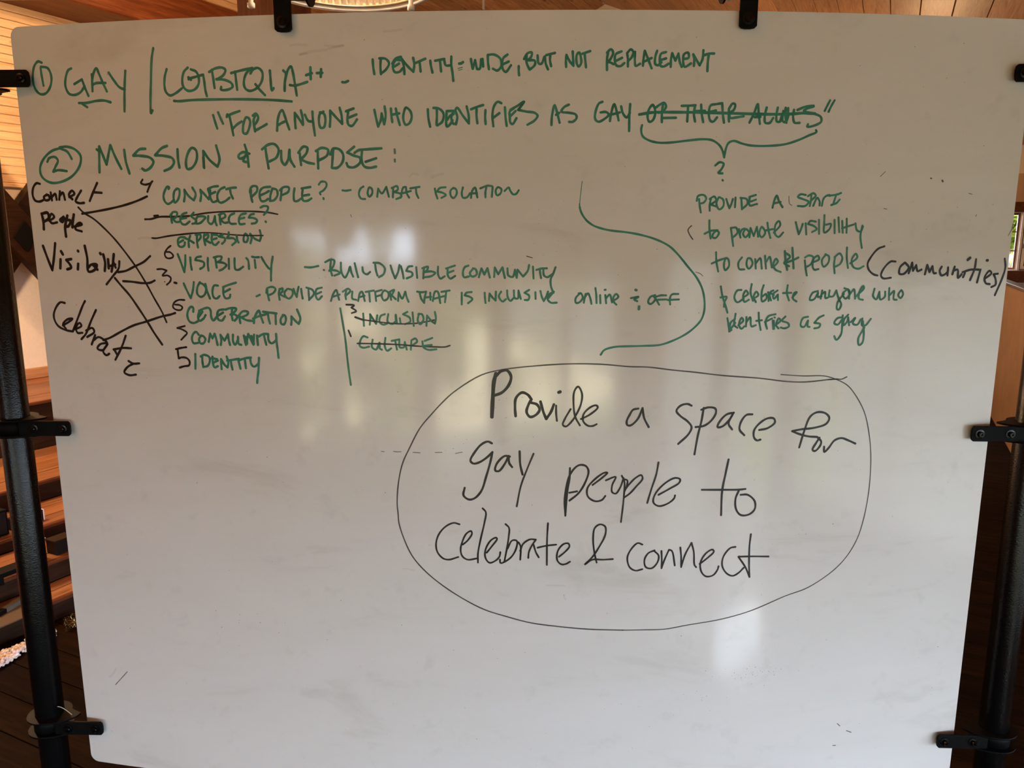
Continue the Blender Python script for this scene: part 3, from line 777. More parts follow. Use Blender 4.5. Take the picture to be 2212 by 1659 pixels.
 ('G', 'the line - BUILD VISIBLE COMMUNITY', """3.29 -3098,15622 -3001,15618 -2894,15639
3.28 -2786,15695 -2697,15734 -2649,15721 -2667,15636 -2731,15568
3.28 -2698,15721 -2712,15602 -2690,15501
3.28 -2722,15582 -2617,15569 -2571,15538 -2655,15498
3.28 -2551,15687 -2548,15552 -2499,15471 -2444,15552 -2414,15628 -2400,15553 -2373,15485
3.27 -2343,15679 -2321,15570 -2299,15477
3.27 -2229,15620 -2218,15550 -2167,15519 -2117,15553
3.27 -2040,15688 -2027,15570 -2008,15503
3.27 -2061,15688 -1971,15680 -1896,15608 -1916,15523 -1987,15478
3.26 -1809,15647 -1782,15554 -1746,15462 / -1700,15554 -1677,15655
3.26 -1655,15638 -1635,15554 -1620,15462
3.26 -1489,15639 -1544,15630 -1576,15571 / -1494,15546 -1492,15501 -1574,15462
3.26 -1429,15622 -1419,15471
3.26 -1313,15622 -1323,15538 -1328,15463
3.26 -1339,15609 -1257,15631 -1271,15580 -1306,15552 / -1212,15564 -1153,15542 -1205,15497 -1308,15479
3.25 -1108,15631 -1110,15522 -1077,15460 -1014,15492
3.25 -968,15606 -966,15505 -929,15460 -860,15497
3.25 -990,15606 -862,15648
3.25 -965,15542 -883,15573
3.25 -663,15648 -718,15623 -744,15539 -728,15481 -656,15492
3.25 -591,15606 -642,15539 -609,15489 -541,15523 -560,15598 -599,15606
3.25 -511,15481 -490,15556 -472,15607 / -431,15520 / -384,15610 / -351,15476
3.24 -287,15486 -278,15623 / -228,15523 / -165,15623 / -131,15470
3.24 -92,15607 -80,15507 -16,15486 18,15590 / 38,15490
3.24 43,15473 55,15590 / 136,15490 / 203,15574 223,15657
3.24 279,15632 288,15465
3.24 330,15587 405,15607 481,15610
3.24 380,15590 385,15540 398,15470
3.24 430,15607 440,15507 490,15482 558,15524
3.24 607,15624 571,15524 538,15448 546,15339 580,15255"""),
 ('G', 'the long upright line', """3.20 -2588,15014 -2555,14764 -2528,14537 -2512,14292 -2494,14062 -2472,13858"""),
 ('G', 'the struck out word INCLUSION', """3.17 -2243,14939 -2240,14853 -2238,14758
3.17 -2149,14776 -2138,14854 -2139,14931 / -2053,14789 / -2031,14915
3.17 -1917,14933 -1979,14906 -1999,14820 -1948,14777 -1886,14795
3.16 -1865,14933 -1877,14821 -1808,14787 -1755,14830 / -1752,14925 -1738,14796
3.16 -1693,14874 -1683,14796
3.16 -1578,14969 -1644,14934 / -1545,14883 -1538,14823 -1617,14788
3.16 -1500,14961 -1487,14763
3.16 -1405,14944 -1425,14841 -1391,14786 -1338,14859 -1362,14936 -1414,14935
3.15 -1297,14764 -1285,14919 / -1218,14833 -1170,14799 / -1153,14877 -1167,14971"""),
 ('G', 'the struck out word CULTURE', """3.19 -2191,14584 -2252,14601 -2298,14540 -2311,14452 -2258,14427 -2170,14445
3.19 -2113,14550 -2126,14437 -2065,14402 -2009,14508 -2008,14420 -1978,14400
3.19 -1919,14578 -1932,14456 -1899,14386 -1836,14422
3.18 -1824,14535 -1710,14559
3.18 -1772,14536 -1749,14405
3.18 -1710,14554 -1705,14441 -1643,14441 -1627,14520 / -1601,14407
3.18 -1539,14407 -1527,14547 / -1466,14573 -1441,14530 -1521,14468
3.18 -1362,14530 -1347,14444 -1278,14406 -1156,14414
3.17 -1327,14539 -1214,14583
3.17 -1343,14464 -1225,14479"""),
 ('G', 'the long sweeping curve beside the list', """1.06 975,16836 960,16704 949,16591 944,16478
1.99 943,16527 948,16446 965,16413
3.12 946,16478 965,16413 1033,16307 1135,16226 1269,16177 1403,16149 1638,16123 1840,16086 2061,16021 2249,15930 2372,15822 2532,15639 2675,15471 2759,15320 2800,15167 2808,14997 2771,14860 2673,14741 2539,14638 2352,14544 2165,14484 1941,14471 1683,14465 1494,14455 1341,14408 1291,14339"""),
 ('G', 'the words PROVIDE A SPACE to promote visibility', """3.06 2627,16568 2641,16633 2724,16649 2763,16601 2729,16544 2671,16528
3.06 2659,16592 2671,16511 2693,16406
3.06 2830,16593 2817,16512 2821,16430
3.06 2814,16593 2876,16628 2908,16577 2831,16515 / 2920,16487
3.06 2943,16617 2914,16528 2960,16447 3017,16496 3009,16585 2960,16617
3.07 3054,16593 3079,16528 3106,16463 / 3133,16528 3150,16593
3.07 3188,16613 3187,16480
3.07 3274,16594 3282,16529 3290,16451
3.07 3261,16610 3350,16594 3367,16529 3290,16451
3.07 3482,16651 3390,16623 / 3402,16562 3486,16586
3.07 3396,16618 3400,16505 3506,16526
3.08 2824,16292 2830,16169 2853,16037
3.08 2762,16103 2848,16144 2949,16152
3.09 2936,16152 2887,16103 2881,16053 2929,16045 2971,16119 2929,16152
3.09 3143,16185 3167,16053 3190,15929
3.09 3143,16185 3219,16189 3243,16119 3179,16050
3.09 3263,16169 3275,16103 3291,16050
3.09 3278,16103 3306,16161 3342,16177
3.09 3365,16169 3326,16103 3363,16053 3414,16119 3365,16169
3.09 3423,16053 3432,16185 / 3485,16070 / 3525,16202 / 3551,16062
3.10 3597,16202 3565,16103 3606,16053 3653,16120 3597,16199
3.10 3676,16260 3699,16153 3732,16045
3.10 3648,16149 3759,16169
3.08 3738,16473 3760,16579 3790,16644 3829,16563 3886,16481
3.08 3754,16533 3852,16555
3.08 4217,16654 4140,16662 4103,16626 4179,16596 4268,16556 4220,16499 4113,16498
3.09 4302,16670 4300,16581 4289,16499
3.08 4253,16638 4328,16679 4368,16646 4309,16581
3.09 4341,16502 4393,16614 4431,16565 4435,16507
3.09 4470,16503 4486,16598 4521,16639 4571,16655
3.09 4572,16644 4692,16664 4743,16684
3.09 4675,16664 4655,16590 4634,16525 4609,16513
3.10 4609,16513 4685,16541 4730,16591
3.10 3781,16120 3868,16227 3847,16284 3799,16235 3799,16103 3853,16057 3918,16120
3.10 4098,16268 4124,16186 4153,16095 / 4183,16169 4203,16244
3.11 4246,16252 4266,16095
3.11 4395,16277 4313,16285 4281,16244 / 4379,16211 4417,16170 4351,16128
3.11 4442,16302 4457,16103
3.11 4519,16368 4524,16253 4534,16120 4609,16170 4624,16244 4552,16233
3.11 4677,16302 4693,16112
3.11 4733,16336 4761,16128
3.12 4793,16286 4815,16120
3.12 4860,16319 4868,16220 4873,16120
3.12 4801,16183 4973,16237
3.12 4998,16253 5029,16154 5087,16137 5117,16207
3.13 5107,16220 5089,16070 5125,15899"""),
 ('G', 'the words to connect people', """3.11 2943,15838 2954,15705 2987,15563
3.11 2887,15677 2988,15722 3097,15755
3.11 3097,15755 3067,15672 3089,15579 3142,15638 3127,15738 3097,15755
3.11 3328,15763 3280,15688 3299,15596 3372,15591
3.11 3418,15751 3403,15654 3440,15600 3491,15671 3458,15746 3418,15751
3.12 3527,15738 3543,15604
3.12 3539,15679 3600,15751 3633,15603
3.12 3670,15787 3695,15603
3.12 3690,15695 3740,15771 3781,15620
3.12 3802,15620 3866,15703 3837,15745 3800,15653 3839,15586 3919,15552
3.40 3962,15854 3984,15703 4014,15582
3.39 3963,15834 4045,15773 3964,15686 4037,15636
3.40 4092,15720 3965,15678
3.40 4071,15900 4090,15753 4109,15605
3.40 3999,15690 4092,15723 4171,15761
3.14 4272,15719 4293,15601 4317,15500
3.13 4272,15761 4323,15790 4394,15769 4370,15669 4300,15622
3.13 4383,15685 4485,15736 4467,15786 4410,15753 4395,15635 4425,15584 4486,15592
3.14 4585,15806 4530,15719 4563,15626 4629,15685 4631,15777 4576,15806
3.14 4728,15769 4719,15668 4738,15532
3.14 4720,15765 4792,15819 4839,15752 4811,15667 4748,15630
3.14 4898,15903 4907,15752 4936,15608
3.15 4966,15675 5066,15760 5040,15815 4984,15726 5015,15624 5098,15595 5175,15632"""),
 ('G', 'the words & celebrate anyone who', """3.19 5798,15270 5758,15201 5799,15157 5834,15218 5797,15273
3.18 5376,15299 5364,15187 5417,15140 5456,15255 / 5481,15138 5547,15177 5547,15254
3.19 5608,15306 5610,15219 5618,15133
3.19 5621,15199 5685,15262 5691,15141 5738,15132
3.16 4502,15270 4424,15245 4387,15142 4449,15147 4507,15244 / 4508,15184 4564,15193
3.16 4568,15278 4554,15158
3.16 4556,15210 4613,15257 4625,15166 4669,15175
3.16 4682,15277 4681,15195 4739,15191 4785,15277
3.17 4785,15277 4831,15156 4877,15070 4847,14993 4816,15002 4820,15105 4905,15225
3.17 4948,15293 4888,15225 4934,15156 4991,15207 4966,15293
3.17 4907,15310 4982,15275 4992,15155
3.17 4996,15215 5056,15292 5085,15155
3.18 5097,15189 5209,15308 5195,15343 5145,15257 5145,15154 5206,15136
3.15 3748,15257 3773,15197 3799,15137
3.14 3770,15188 3791,15265 3825,15282
3.15 3889,15281 3828,15231 3841,15159 3898,15222 / 3904,15142
3.15 4038,15357 4032,15247 4071,15136
3.15 3976,15244 4098,15246
3.15 4120,15178 4180,15254 4147,15246 4130,15161 4186,15118
3.14 3037,15344 3069,15200 3114,15081 3155,14961
3.14 3040,15183 3131,15191 3104,15115 3099,15047
3.14 3345,15292 3285,15284 3247,15182 3294,15111 3387,15165
3.14 3377,15182 3447,15232 3415,15284 3376,15207 3402,15117 3466,15147
3.14 3496,15376 3486,15249 3527,15133
3.14 3534,15164 3604,15215 3572,15266 3533,15190 3572,15113
3.14 3676,15359 3653,15266 3667,15121 3729,15163 3718,15231 3668,15197
3.15 3763,15129 3769,15248 3836,15214"""),
 ('G', 'the words identifies as gay', """3.16 3159,14876 3182,14772 3196,14677 / 3229,14703
3.16 3273,14866 3210,14807 3211,14720 3280,14806
3.16 3278,14940 3269,14772 3315,14734
3.16 3330,14771 3400,14840 3373,14883 3338,14780 3377,14719 3422,14754
3.16 3445,14891 3445,14753
3.16 3450,14819 3501,14887 3527,14753 3592,14770
3.16 3625,14955 3637,14838 3670,14700
3.16 3597,14835 3679,14843
3.16 3880,14931 3777,14903 3738,14820 3765,14717
3.16 3729,14817 3832,14868
3.17 3860,14837 3873,14716
3.17 3844,14837 3862,14712
3.16 3867,14885 3873,14881
3.17 3892,14767 3962,14836 3933,14871 3901,14767 3939,14720
3.17 4034,14896 3985,14836 4079,14797 4097,14748 4028,14720 3974,14732
3.18 4379,14890 4301,14868 4277,14756 4328,14738 4383,14833 / 4384,14746 4413,14737
3.18 4618,14908 4549,14874 4484,14797 / 4574,14779 4560,14732 4490,14715
3.19 4907,14876 4836,14863 4792,14791 4847,14768 4909,14845
3.20 4914,14906 4918,14741 4910,14619 4844,14537 4807,14594
3.19 4997,14914 4940,14845 4938,14758 4988,14810 5001,14875 / 5025,14757
3.20 5048,14805 5110,14864 5081,14782 5151,14764 5199,14842
3.20 5225,14856 5228,14755 5279,14751 5358,14849
3.21 5237,14816 5266,14632 5256,14492 5205,14454 5187,14554 5267,14719"""),
 ('K', 'the word Connect at the left edge', """3.84 -7277,16864 -7332,16874 -7397,16812 -7423,16697 -7388,16616 -7311,16600 -7229,16628
3.83 -7174,16704 -7230,16666 -7207,16618 -7133,16636 -7148,16694 -7186,16694
3.83 -7103,16732 -7095,16617
3.83 -7089,16665 -7028,16712 -7012,16625
3.82 -6941,16749 -6967,16625
3.82 -6949,16682 -6893,16729 -6868,16624
3.81 -6791,16661 -6697,16708 -6731,16756 -6794,16690 -6740,16628
3.80 -6578,16754 -6660,16650 -6688,16597 -6626,16568 -6549,16573
3.78 -6296,16863 -6380,16723 -6448,16601
3.78 -6380,16729 -6237,16718"""),
 ('K', 'the word People at the left edge', """4.65 -7301,16416 -7285,16310 -7292,16183
4.64 -7301,16416 -7197,16429 -7185,16348 -7266,16300
3.85 -7179,16309 -7088,16367 -7127,16415 -7176,16328 -7138,16274 -7047,16285
4.62 -6926,16366 -6987,16318 -6957,16292 -6912,16346
4.63 -6857,16384 -6915,16211 -6916,16072
4.62 -6875,16323 -6810,16307 -6860,16226 -6913,16227
4.61 -6744,16399 -6771,16307 -6789,16211
3.83 -6754,16220 -6623,16252 -6649,16278 -6727,16230 -6737,16182 -6637,16148"""),
 ('K', 'the word Visibility at the left edge', """4.32 -7340,15929 -7284,15742 -7221,15554 / -7170,15742 -7120,15968
4.31 -7033,15847 -7005,15798
4.32 -7055,15723 -7076,15585
4.31 -6868,15728 -6955,15714 / -6900,15645 -6883,15596 -6954,15570
4.28 -6737,15855 -6732,15846
4.30 -6754,15656 -6770,15571
4.28 -6611,15930 -6588,15745 -6589,15539 -6476,15569 -6434,15644 -6533,15643 -6587,15598
4.28 -6507,15647 -6432,15569
4.26 -6360,15819 -6351,15804
4.27 -6308,15800 -6290,15668 -6309,15551
4.27 -6235,15726 -6237,15590
4.26 -6130,15804 -6159,15668 -6194,15541
3.55 -6240,15619 -6118,15649
3.55 -6155,15707 -6118,15600
3.56 -6048,15698 -6070,15591 -6179,15473 -6302,15344"""),
 ('K', 'the word Celebrate slanting down at the left', """3.65 -7062,15047 -7141,15056 -7247,14943 -7285,14821 -7232,14690 -7102,14621 -6979,14600
3.65 -7139,14692 -7017,14755 -6955,14803 -7047,14789 -7132,14712 -7088,14638
3.63 -6703,15082 -6750,15011 -6849,14829 -6972,14600
3.64 -6929,14635 -6809,14692 -6837,14738 -6909,14666 -6890,14581 -6805,14583
3.63 -6527,14945 -6631,14773 -6744,14568 -6833,14481
3.64 -6734,14619 -6621,14662 -6594,14602 -6727,14518
3.64 -6584,14551 -6661,14403
3.63 -6620,14469 -6524,14522 -6397,14454
3.64 -6388,14434 -6514,14407 -6567,14338 -6480,14314 -6384,14414 / -6471,14290 -6421,14236 -6369,14262
3.62 -6056,14552 -6139,14379 -6272,14169
3.62 -6288,14331 -6119,14359 -5983,14356
3.63 -6273,14325 -6231,14245
3.62 -6047,14154 -5968,14116 -5868,14122
3.64 -5968,14116 -6079,14055 -6137,13972 -6052,13929 -5941,13941"""),
 ('K', 'the hand drawn connecting lines between the words and the list', """2.97 -6655,16508 -6576,16430 -6413,16334 -6235,16180 -6079,16017 -5927,15824 -5777,15612 -5631,15360 -5523,15146 -5414,14941 -5348,14774
3.50 -6600,16412 -6401,16439 -6116,16484 -5855,16539 -5639,16603 -5498,16658
3.53 -6086,15532 -5955,15553 -5798,15622 -5642,15690 -5528,15777
3.57 -6150,15444 -6063,15337 -5927,15181 -5796,14985 -5674,14789 -5573,14612 -5452,14426
3.54 -6014,15396 -5864,15388 -5694,15369 -5566,15376 -5488,15410
3.58 -6451,14473 -6324,14517 -6115,14622 -5909,14715 -5686,14779 -5421,14862 -5270,14894 -5194,14919"""),
 ('K', 'the small tally numbers beside the list', """3.18 -5546,16902 -5575,16854 -5512,16829 -5429,16846 / -5389,16876
3.18 -5397,16872 -5447,16798 -5484,16725
2.80 -5181,15931 -5239,15888 -5286,15813 -5273,15763 -5231,15744 -5162,15761 -5152,15788 -5196,15835 -5256,15840
2.81 -5430,15580 -5354,15584 -5277,15562 / -5350,15486 -5267,15487 -5219,15449 -5234,15399 -5293,15348
3.52 -5165,15380 -5134,15374
1.41 -5327,15395 -5320,15390
2.83 -5026,15119 -5122,15118 -5201,15072 -5220,15008 -5175,14970 -5093,14969 -5069,15010 -5114,15041 -5185,15047
2.85 -5052,14722 -5179,14688 / -5105,14669 -5024,14615 -5073,14560 / -5129,14507
3.29 -5228,14360 -5143,14380 -5056,14394
3.30 -5200,14363 -5199,14284 -5194,14216 / -5141,14233 -5059,14222 -5019,14171 -5034,14111 -5111,14096 -5190,14072
2.76 -2494,15071 -2375,15062 -2417,15027 / -2347,14976 -2415,14946
2.77 -2475,14686 -2443,14599"""),
 ('K', 'the strike lines through four words', """3.05 -5560,16324 -5464,16327 -5325,16358 -5123,16360 -4855,16368
2.46 -4868,16366 -4587,16409 -4323,16428 -3998,16434 -3742,16425 -3589,16410 -3473,16388
3.47 -5405,16373 -5344,16376
2.65 -5470,16047 -5408,16043 -5215,16074 -5011,16098 -4809,16116
2.07 -4822,16115 -4583,16125 -4347,16109 -4152,16091 -3892,16082 -3712,16082
3.10 -2365,14886 -2243,14844
2.06 -2252,14848 -1964,14812 -1704,14791 -1478,14798 -1304,14824 -1165,14854
2.35 -2348,14492 -2062,14490 -1712,14479 -1451,14460 -1190,14450 -1017,14451 -951,14472"""),
 ('K', 'the words Provide a', """5.98 -267,14048 -298,13925 -316,13677 -331,13391
4.44 -259,14022 -189,14089 -103,14102 -42,14014 -69,13891 -173,13767 -298,13716
4.18 27,13403 18,13537 32,13679 122,13765 209,13733 265,13662
4.18 265,13662 219,13573 193,13466 246,13391 333,13422 388,13502 349,13582 266,13609
4.18 401,13627 446,13467 490,13360 / 559,13467 602,13583
3.21 637,13565 638,13449 651,13333
4.86 674,13770 695,13778
3.07 855,13512 770,13360 741,13270 788,13244 875,13324 943,13432 1010,13592 1022,13752 963,13858 908,13787 897,13610 926,13396 998,13262
3.07 1014,13360 1152,13432 1264,13539 1237,13571 1150,13539 1051,13432 1049,13324 1121,13256 1191,13252 1251,13279
3.35 1875,13519 1797,13501 1746,13421 1705,13323 1716,13265 1768,13260 1871,13358 1939,13528 / 1967,13375 2041,13231"""),
 ('K', 'the word space', """3.36 2680,13558 2617,13585 2513,13559 2454,13479 2519,13398 2628,13317 2694,13226 2654,13118 2501,12965
3.37 2867,13520 2841,13314 2797,13098 2757,12798
3.36 2832,13494 2937,13529 3044,13510 3056,13438 2982,13313 2879,13242 2756,13225
3.37 3331,13443 3226,13418 3124,13311 3093,13221 3164,13229 3266,13327 3323,13435 / 3260,13273 3318,13182
3.38 3618,13413 3529,13405 3454,13307 3434,13180 3511,13089
3.39 3740,13167 3865,13192 3976,13280 3954,13344 3855,13346 3734,13266 3660,13159 3666,13050 3714,13003 3767,13015"""),
 ('K', 'the word for', """3.41 4385,12880 4448,13144 4524,13361 4628,13428 4758,13411 4828,13336 4789,13246 4610,13186 4392,13164 4257,13139 / 4342,13101 4510,13052 4657,13039
3.42 4657,13039 4727,12964 4706,12882 4637,12815 4599,12838 4646,12938 4695,13025
3.43 4780,12880 4790,12797 4855,12860 4939,12977 5047,13011 5162,12971 5278,12918"""),
 ('K', 'the word gay', """3.54 -334,12976 -395,13003 -493,12957 -600,12828 -663,12699 -619,12654 -530,12673 -406,12757 -325,12840 / -362,12666 -425,12444 -498,12221 -606,12098 -696,12078 -776,12143 -757,12264
3.54 -61,12769 -140,12777 -264,12648 -283,12547 -229,12538 -141,12649 -78,12778 / -70,12668 -26,12604
3.53 89,12852 98,12651 134,12486
2.84 301,12817 213,12597 108,12301 46,11974"""),
 ('K', 'the word people', """3.27 858,12590 852,12415 819,12192 797,11828
3.27 797,11828 785,12118 860,12488 990,12635 1096,12626 1142,12544 1101,12378 997,12193 857,12071
3.27 855,12198 970,12220
3.13 1208,12322 1348,12433 1431,12515 1382,12515 1242,12414 1129,12267 1140,12137 1249,12062 1355,12080 1407,12145
2.84 1411,12396 1560,12450 1510,12321 1509,12210 1567,12182 1635,12284 1681,12431
2.85 1652,12468 1695,12376 1693,12135 1680,11948 1659,11723
2.84 1685,12413 1739,12394 1733,12302 1695,12200
2.98 1693,12116 1781,12181 1884,12301 1973,12420 1950,12476 1863,12430 1776,12338 1708,12246
2.98 2210,12676 2181,12483 2117,12262 2057,12029
2.99 2228,12158 2404,12259 2543,12350 2550,12405 2469,12425 2311,12334 2174,12168 2152,12038 2234,11977 2377,12017 2472,12100 2483,12146"""),
 ('K', 'the word to', """3.43 3289,12708 3255,12488 3215,12210 3217,11815
3.29 2898,12230 3215,12225 3487,12223 3577,12231
3.30 3509,12139 3619,12136 3735,12030 3742,11898 3655,11815 3528,11809 3449,11905 3431,12075 3478,12214"""),
 ('K', 'the words celebrate &', """2.89 -845,11672 -935,11693 -1063,11630 -1174,11494 -1217,11341 -1197,11207 -1108,11103 -1017,11085 -870,11132
2.89 -798,11339 -721,11407 -651,11523 -666,11564 -738,11521 -803,11387 -832,11252 -806,11147 -725,11091 -579,11113
2.88 -482,11937 -433,11876 -457,11696 -513,11449 -560,11199 -562,11045
2.89 -424,11211 -342,11318 -260,11443 -278,11461 -360,11413 -442,11259 -443,11124 -380,11044 -289,11078 -225,11147 -210,11223
2.88 -128,11685 -74,11625 -80,11473 -111,11263 -147,11071
2.89 -98,11282 -26,11417 46,11413 37,11284 -53,11129 -207,11041 -216,11099
2.89 73,11389 106,11322 101,11102
2.88 101,11246 145,11361 253,11438 343,11435
2.89 343,11435 275,11324 236,11228 227,11132
2.89 308,11353 344,11229 390,11143
2.88 530,11705 518,11459 518,11018
2.88 371,11302 506,11335 659,11354
2.89 706,11154 796,11231 866,11326 848,11374 776,11364 687,11249 680,11096 744,11029 816,11035 879,11073
2.88 1548,11114 1394,11105 1231,11106 1115,11029 / 1230,11154 1335,11326 1421,11516 1418,11648 1337,11686 1257,11630 1233,11459 1256,11230 1295,11058"""),
 ('K', 'the word connect', """2.89 2003,11350 1930,11375 1824,11265 1774,11132 1814,10977 1907,10919 2015,10941
2.90 2196,11252 2098,11205 2043,11091 2069,10975 2160,10954 2248,11050 2263,11165 2196,11239
2.90 2305,11241 2316,11087 2316,10952 / 2356,11087 2423,11259 / 2469,11239 2524,10997
2.90 2600,11294 2619,11140 2626,10967 / 2681,11178 2773,11368 / 2816,11214 2835,11001 2864,10962
2.91 2917,11015 3049,11123 3133,11217 3108,11250 3010,11191 2929,11038 2950,10883 3028,10804 3137,10820 3207,10916 3219,10970
2.91 3473,11286 3391,11269 3288,11127 3278,10972 3358,10844 3453,10803 3543,10849 3622,10934
2.91 3707,11491 3695,11290 3707,10980 3724,10775 / 3649,10943 3528,11121 / 3695,11122 4012,11111"""),
 ('K', 'the bracketed word communities at the right edge', """3.16 5472,15922 5377,15885 5280,15768 5235,15666 5261,15581 5339,15513 5403,15495
3.17 5665,15699 5592,15699 5493,15597 5458,15495 5498,15452 5615,15460
3.45 5812,15681 5746,15613 5746,15519 5819,15519 5883,15613 5821,15681
3.46 5891,15527 5914,15613 5931,15681 / 5956,15561 / 5999,15646 / 6030,15557 6088,15578
3.47 6151,15509 6174,15646 / 6221,15543 / 6259,15628 / 6292,15525 6325,15525
3.48 6408,15619 6383,15559 6422,15490 6510,15541 6512,15610 / 6516,15489
3.48 6618,15618 6593,15506
3.49 6602,15558 6671,15575 6693,15454 6744,15505
3.49 6794,15522 6773,15462
4.18 6819,15720 6853,15749
3.36 6954,15728 6948,15590 6892,15417
3.35 6755,15536 6883,15573 7016,15573
3.37 7045,15573 7011,15382
4.20 7133,15711 7145,15711
3.37 7129,15433 7234,15519 7195,15554 7127,15451 7160,15367 7225,15354
3.38 7341,15510 7271,15502 / 7312,15432 7323,15344 7260,15310
3.38 7428,15735 7455,15605 7419,15431 7333,15186"""),
 ('K', 'the long loop drawn around the sentence', """2.04 5054,13970 4976,13936 4903,13937 4772,13932
2.06 4903,13940 4772,13932 4412,13902 4124,13913 3692,13969 3125,14017 2702,14070 2352,14107 2003,14151 1726,14159 1311,14195 828,14202 346,14173 -144,14116 -484,14030 -905,13765 -1083,13600 -1249,13419 -1430,13200 -1595,12891 -1709,12647 -1781,12348 -1813,12011 -1803,11822 -1793,11671 -1726,11428 -1601,11139 -1423,10911 -1170,10684 -842,10456 -476,10258 -109,10138 259,10039 627,9986 1180,9931 1733,9911
1.67 1733,9911 2065,9912 2398,9918 2767,9982 3323,10072 3781,10200 4333,10434 4689,10562 5089,10836 5300,11078 5445,11367 5518,11673 5561,12054 5566,12432 5545,12747 5485,13082 5381,13415 5209,13694 5072,13841 4881,13937 4695,13990 4370,13995 4024,14021"""),
 ('S', 'small marks', """1.14 -1847,12828 -1794,12822 -1731,12825
1.13 -1543,12819 -1436,12811
1.13 -1203,12820 -1097,12826
1.13 -892,12810 -786,12833
1.14 -2036,12824 -1991,12822
1.01 5318,16921 5391,16991
1.00 3970,16636 3974,16579 3986,16531 4022,16506
1.05 7496,16251 7487,16174 7442,16080
1.03 6724,16690 6775,16680
1.02 5413,16467 5458,16459
1.03 6881,16384 6875,16359
1.67 2566,16218 2518,16160 2547,16086 2592,16024
1.08 2654,15555 2724,15530 2763,15496
1.08 186,15787 270,15760
2.72 6281,16872 6291,16859
2.03 6096,16903 6109,16900
2.74 -2813,15582 -2808,15578
1.01 -2376,16378 -2364,16345
1.01 186,15782 270,15760
1.39 5372,8111 5420,8064
1.39 5542,7968 5627,7931
1.39 5326,7708 5374,7707
1.27 -6612,8772 -6736,8638 -6862,8502"""),
 ('M', 'faint grey smears left by wiping', """3.32 -1495,16911 -1443,16951 -1377,16935
3.98 -1174,16898 -1093,16930 -1018,16946
3.26 -3150,18711 -3049,18721 -2915,18709
3.91 -3022,18586 -2903,18614 -2735,18632 -2635,18639
3.25 -2601,18653 -2501,18673 -2384,18692
3.50 -5690,16037 -5641,16049 -5586,16052 -5490,16047
3.26 -3009,18587 -2924,18601
3.24 -2649,18696 -2515,18685 -2397,18694
3.22 -1809,18864 -1677,18874 -1562,18883
3.18 -6960,8634 -6885,8708 -6830,8802
2.19 -1754,10917 -1662,10912 -1571,10892
2.18 511,10674 657,10674 802,10671
2.19 790,10515 805,10456 820,10432"""),
]
TOPZ = 1.8868
# ---------------------------------------------------------------- the setting
AB, AE = -5.0, 9.0          # room from rear wall to far wall
NL, NR = -4.85, 4.0
RIDGE_N, RIDGE_Z = -3.08, 4.6
SR, SL = 0.42, 0.46
ZR = RIDGE_Z - SR * (NR - RIDGE_N)
ZL = RIDGE_Z - SL * (RIDGE_N - NL)

# floor of the loft: one slab and its boards, laid across the room
I4 = Matrix.Identity(4)
flo = rbox('floor', -3.6, AE, NL, 1.5, -0.25, -0.022, M['shell']); tag(flo, kind='structure')
BW = 0.1385
k = 0
a = -3.6 + 0.03
offs = (0.3778 % BW)
a = -3.6 + ((offs - (-3.6)) % BW)
fm = None
while a + BW <= AE + 0.001:
    if fm is None:
        fm = rbox('floor_board', a + 0.0015, a + BW - 0.0015, NL, 1.5, -0.022, 0.0, M['floor'], flo, bevel=0.0012)
    else:
        o = fm.copy(); COL.objects.link(o)
        place(o, Matrix.Translation(RW(a + BW / 2, (NL + 1.5) / 2, -0.011)) @ ROT, flo)
    a += BW
lf = rbox('floor_lower', AB, AE, NL, NR, -2.9, -2.7, M['lowfloor']); tag(lf, kind='structure')

# walls
wl = rbox('wall_left', AB, AE, NL - 0.25, NL, -2.9, ZL, M['plaster']); tag(wl, kind='structure')
wf = boxes('wall_far', [(AE, AE + .2, NL, 1.30, -2.9, 4.6), (AE, AE + .2, 1.725, NR, -2.9, 4.6),
                        (AE, AE + .2, 1.30, 1.725, -2.9, 1.29), (AE, AE + .2, 1.30, 1.725, 1.90, 4.6)], M['plaster'])
tag(wf, kind='structure')
WINS = [(-0.42, 1.0, 0.0, 1.72), (1.12, 1.9, -0.9, 1.25), (2.1, 3.8, -0.2, 1.3)]
def holed(u0, u1, z0, z1, wins, mk):
    out = []
    c = u0
    for (p, q, r, s) in wins:
        out += [mk(c, p, z0, z1), mk(p, q, z0, r), mk(p, q, s, z1)]
        c = q
    out.append(mk(c, u1, z0, z1))
    return out
wr = boxes('wall_rear', holed(NL, NR, -2.9, 4.6, WINS, lambda u, v, s, t: (AB - .2, AB, u, v, s, t)), M['rear_wood'])
tag(wr, kind='structure')
RWINS = [(-4.5, -3.5, -1.9, 1.46), (-3.38, -2.55, -2.2, 1.46), (-2.4, -0.3, -0.2, 1.46), (-0.15, 2.0, -0.2, 1.46)]
wrt = boxes('wall_right', holed(AB, AE, -2.9, ZR + .1, RWINS, lambda u, v, s, t: (u, v, NR, NR + .2, s, t)), M['rear_wood'])
tag(wrt, kind='structure')

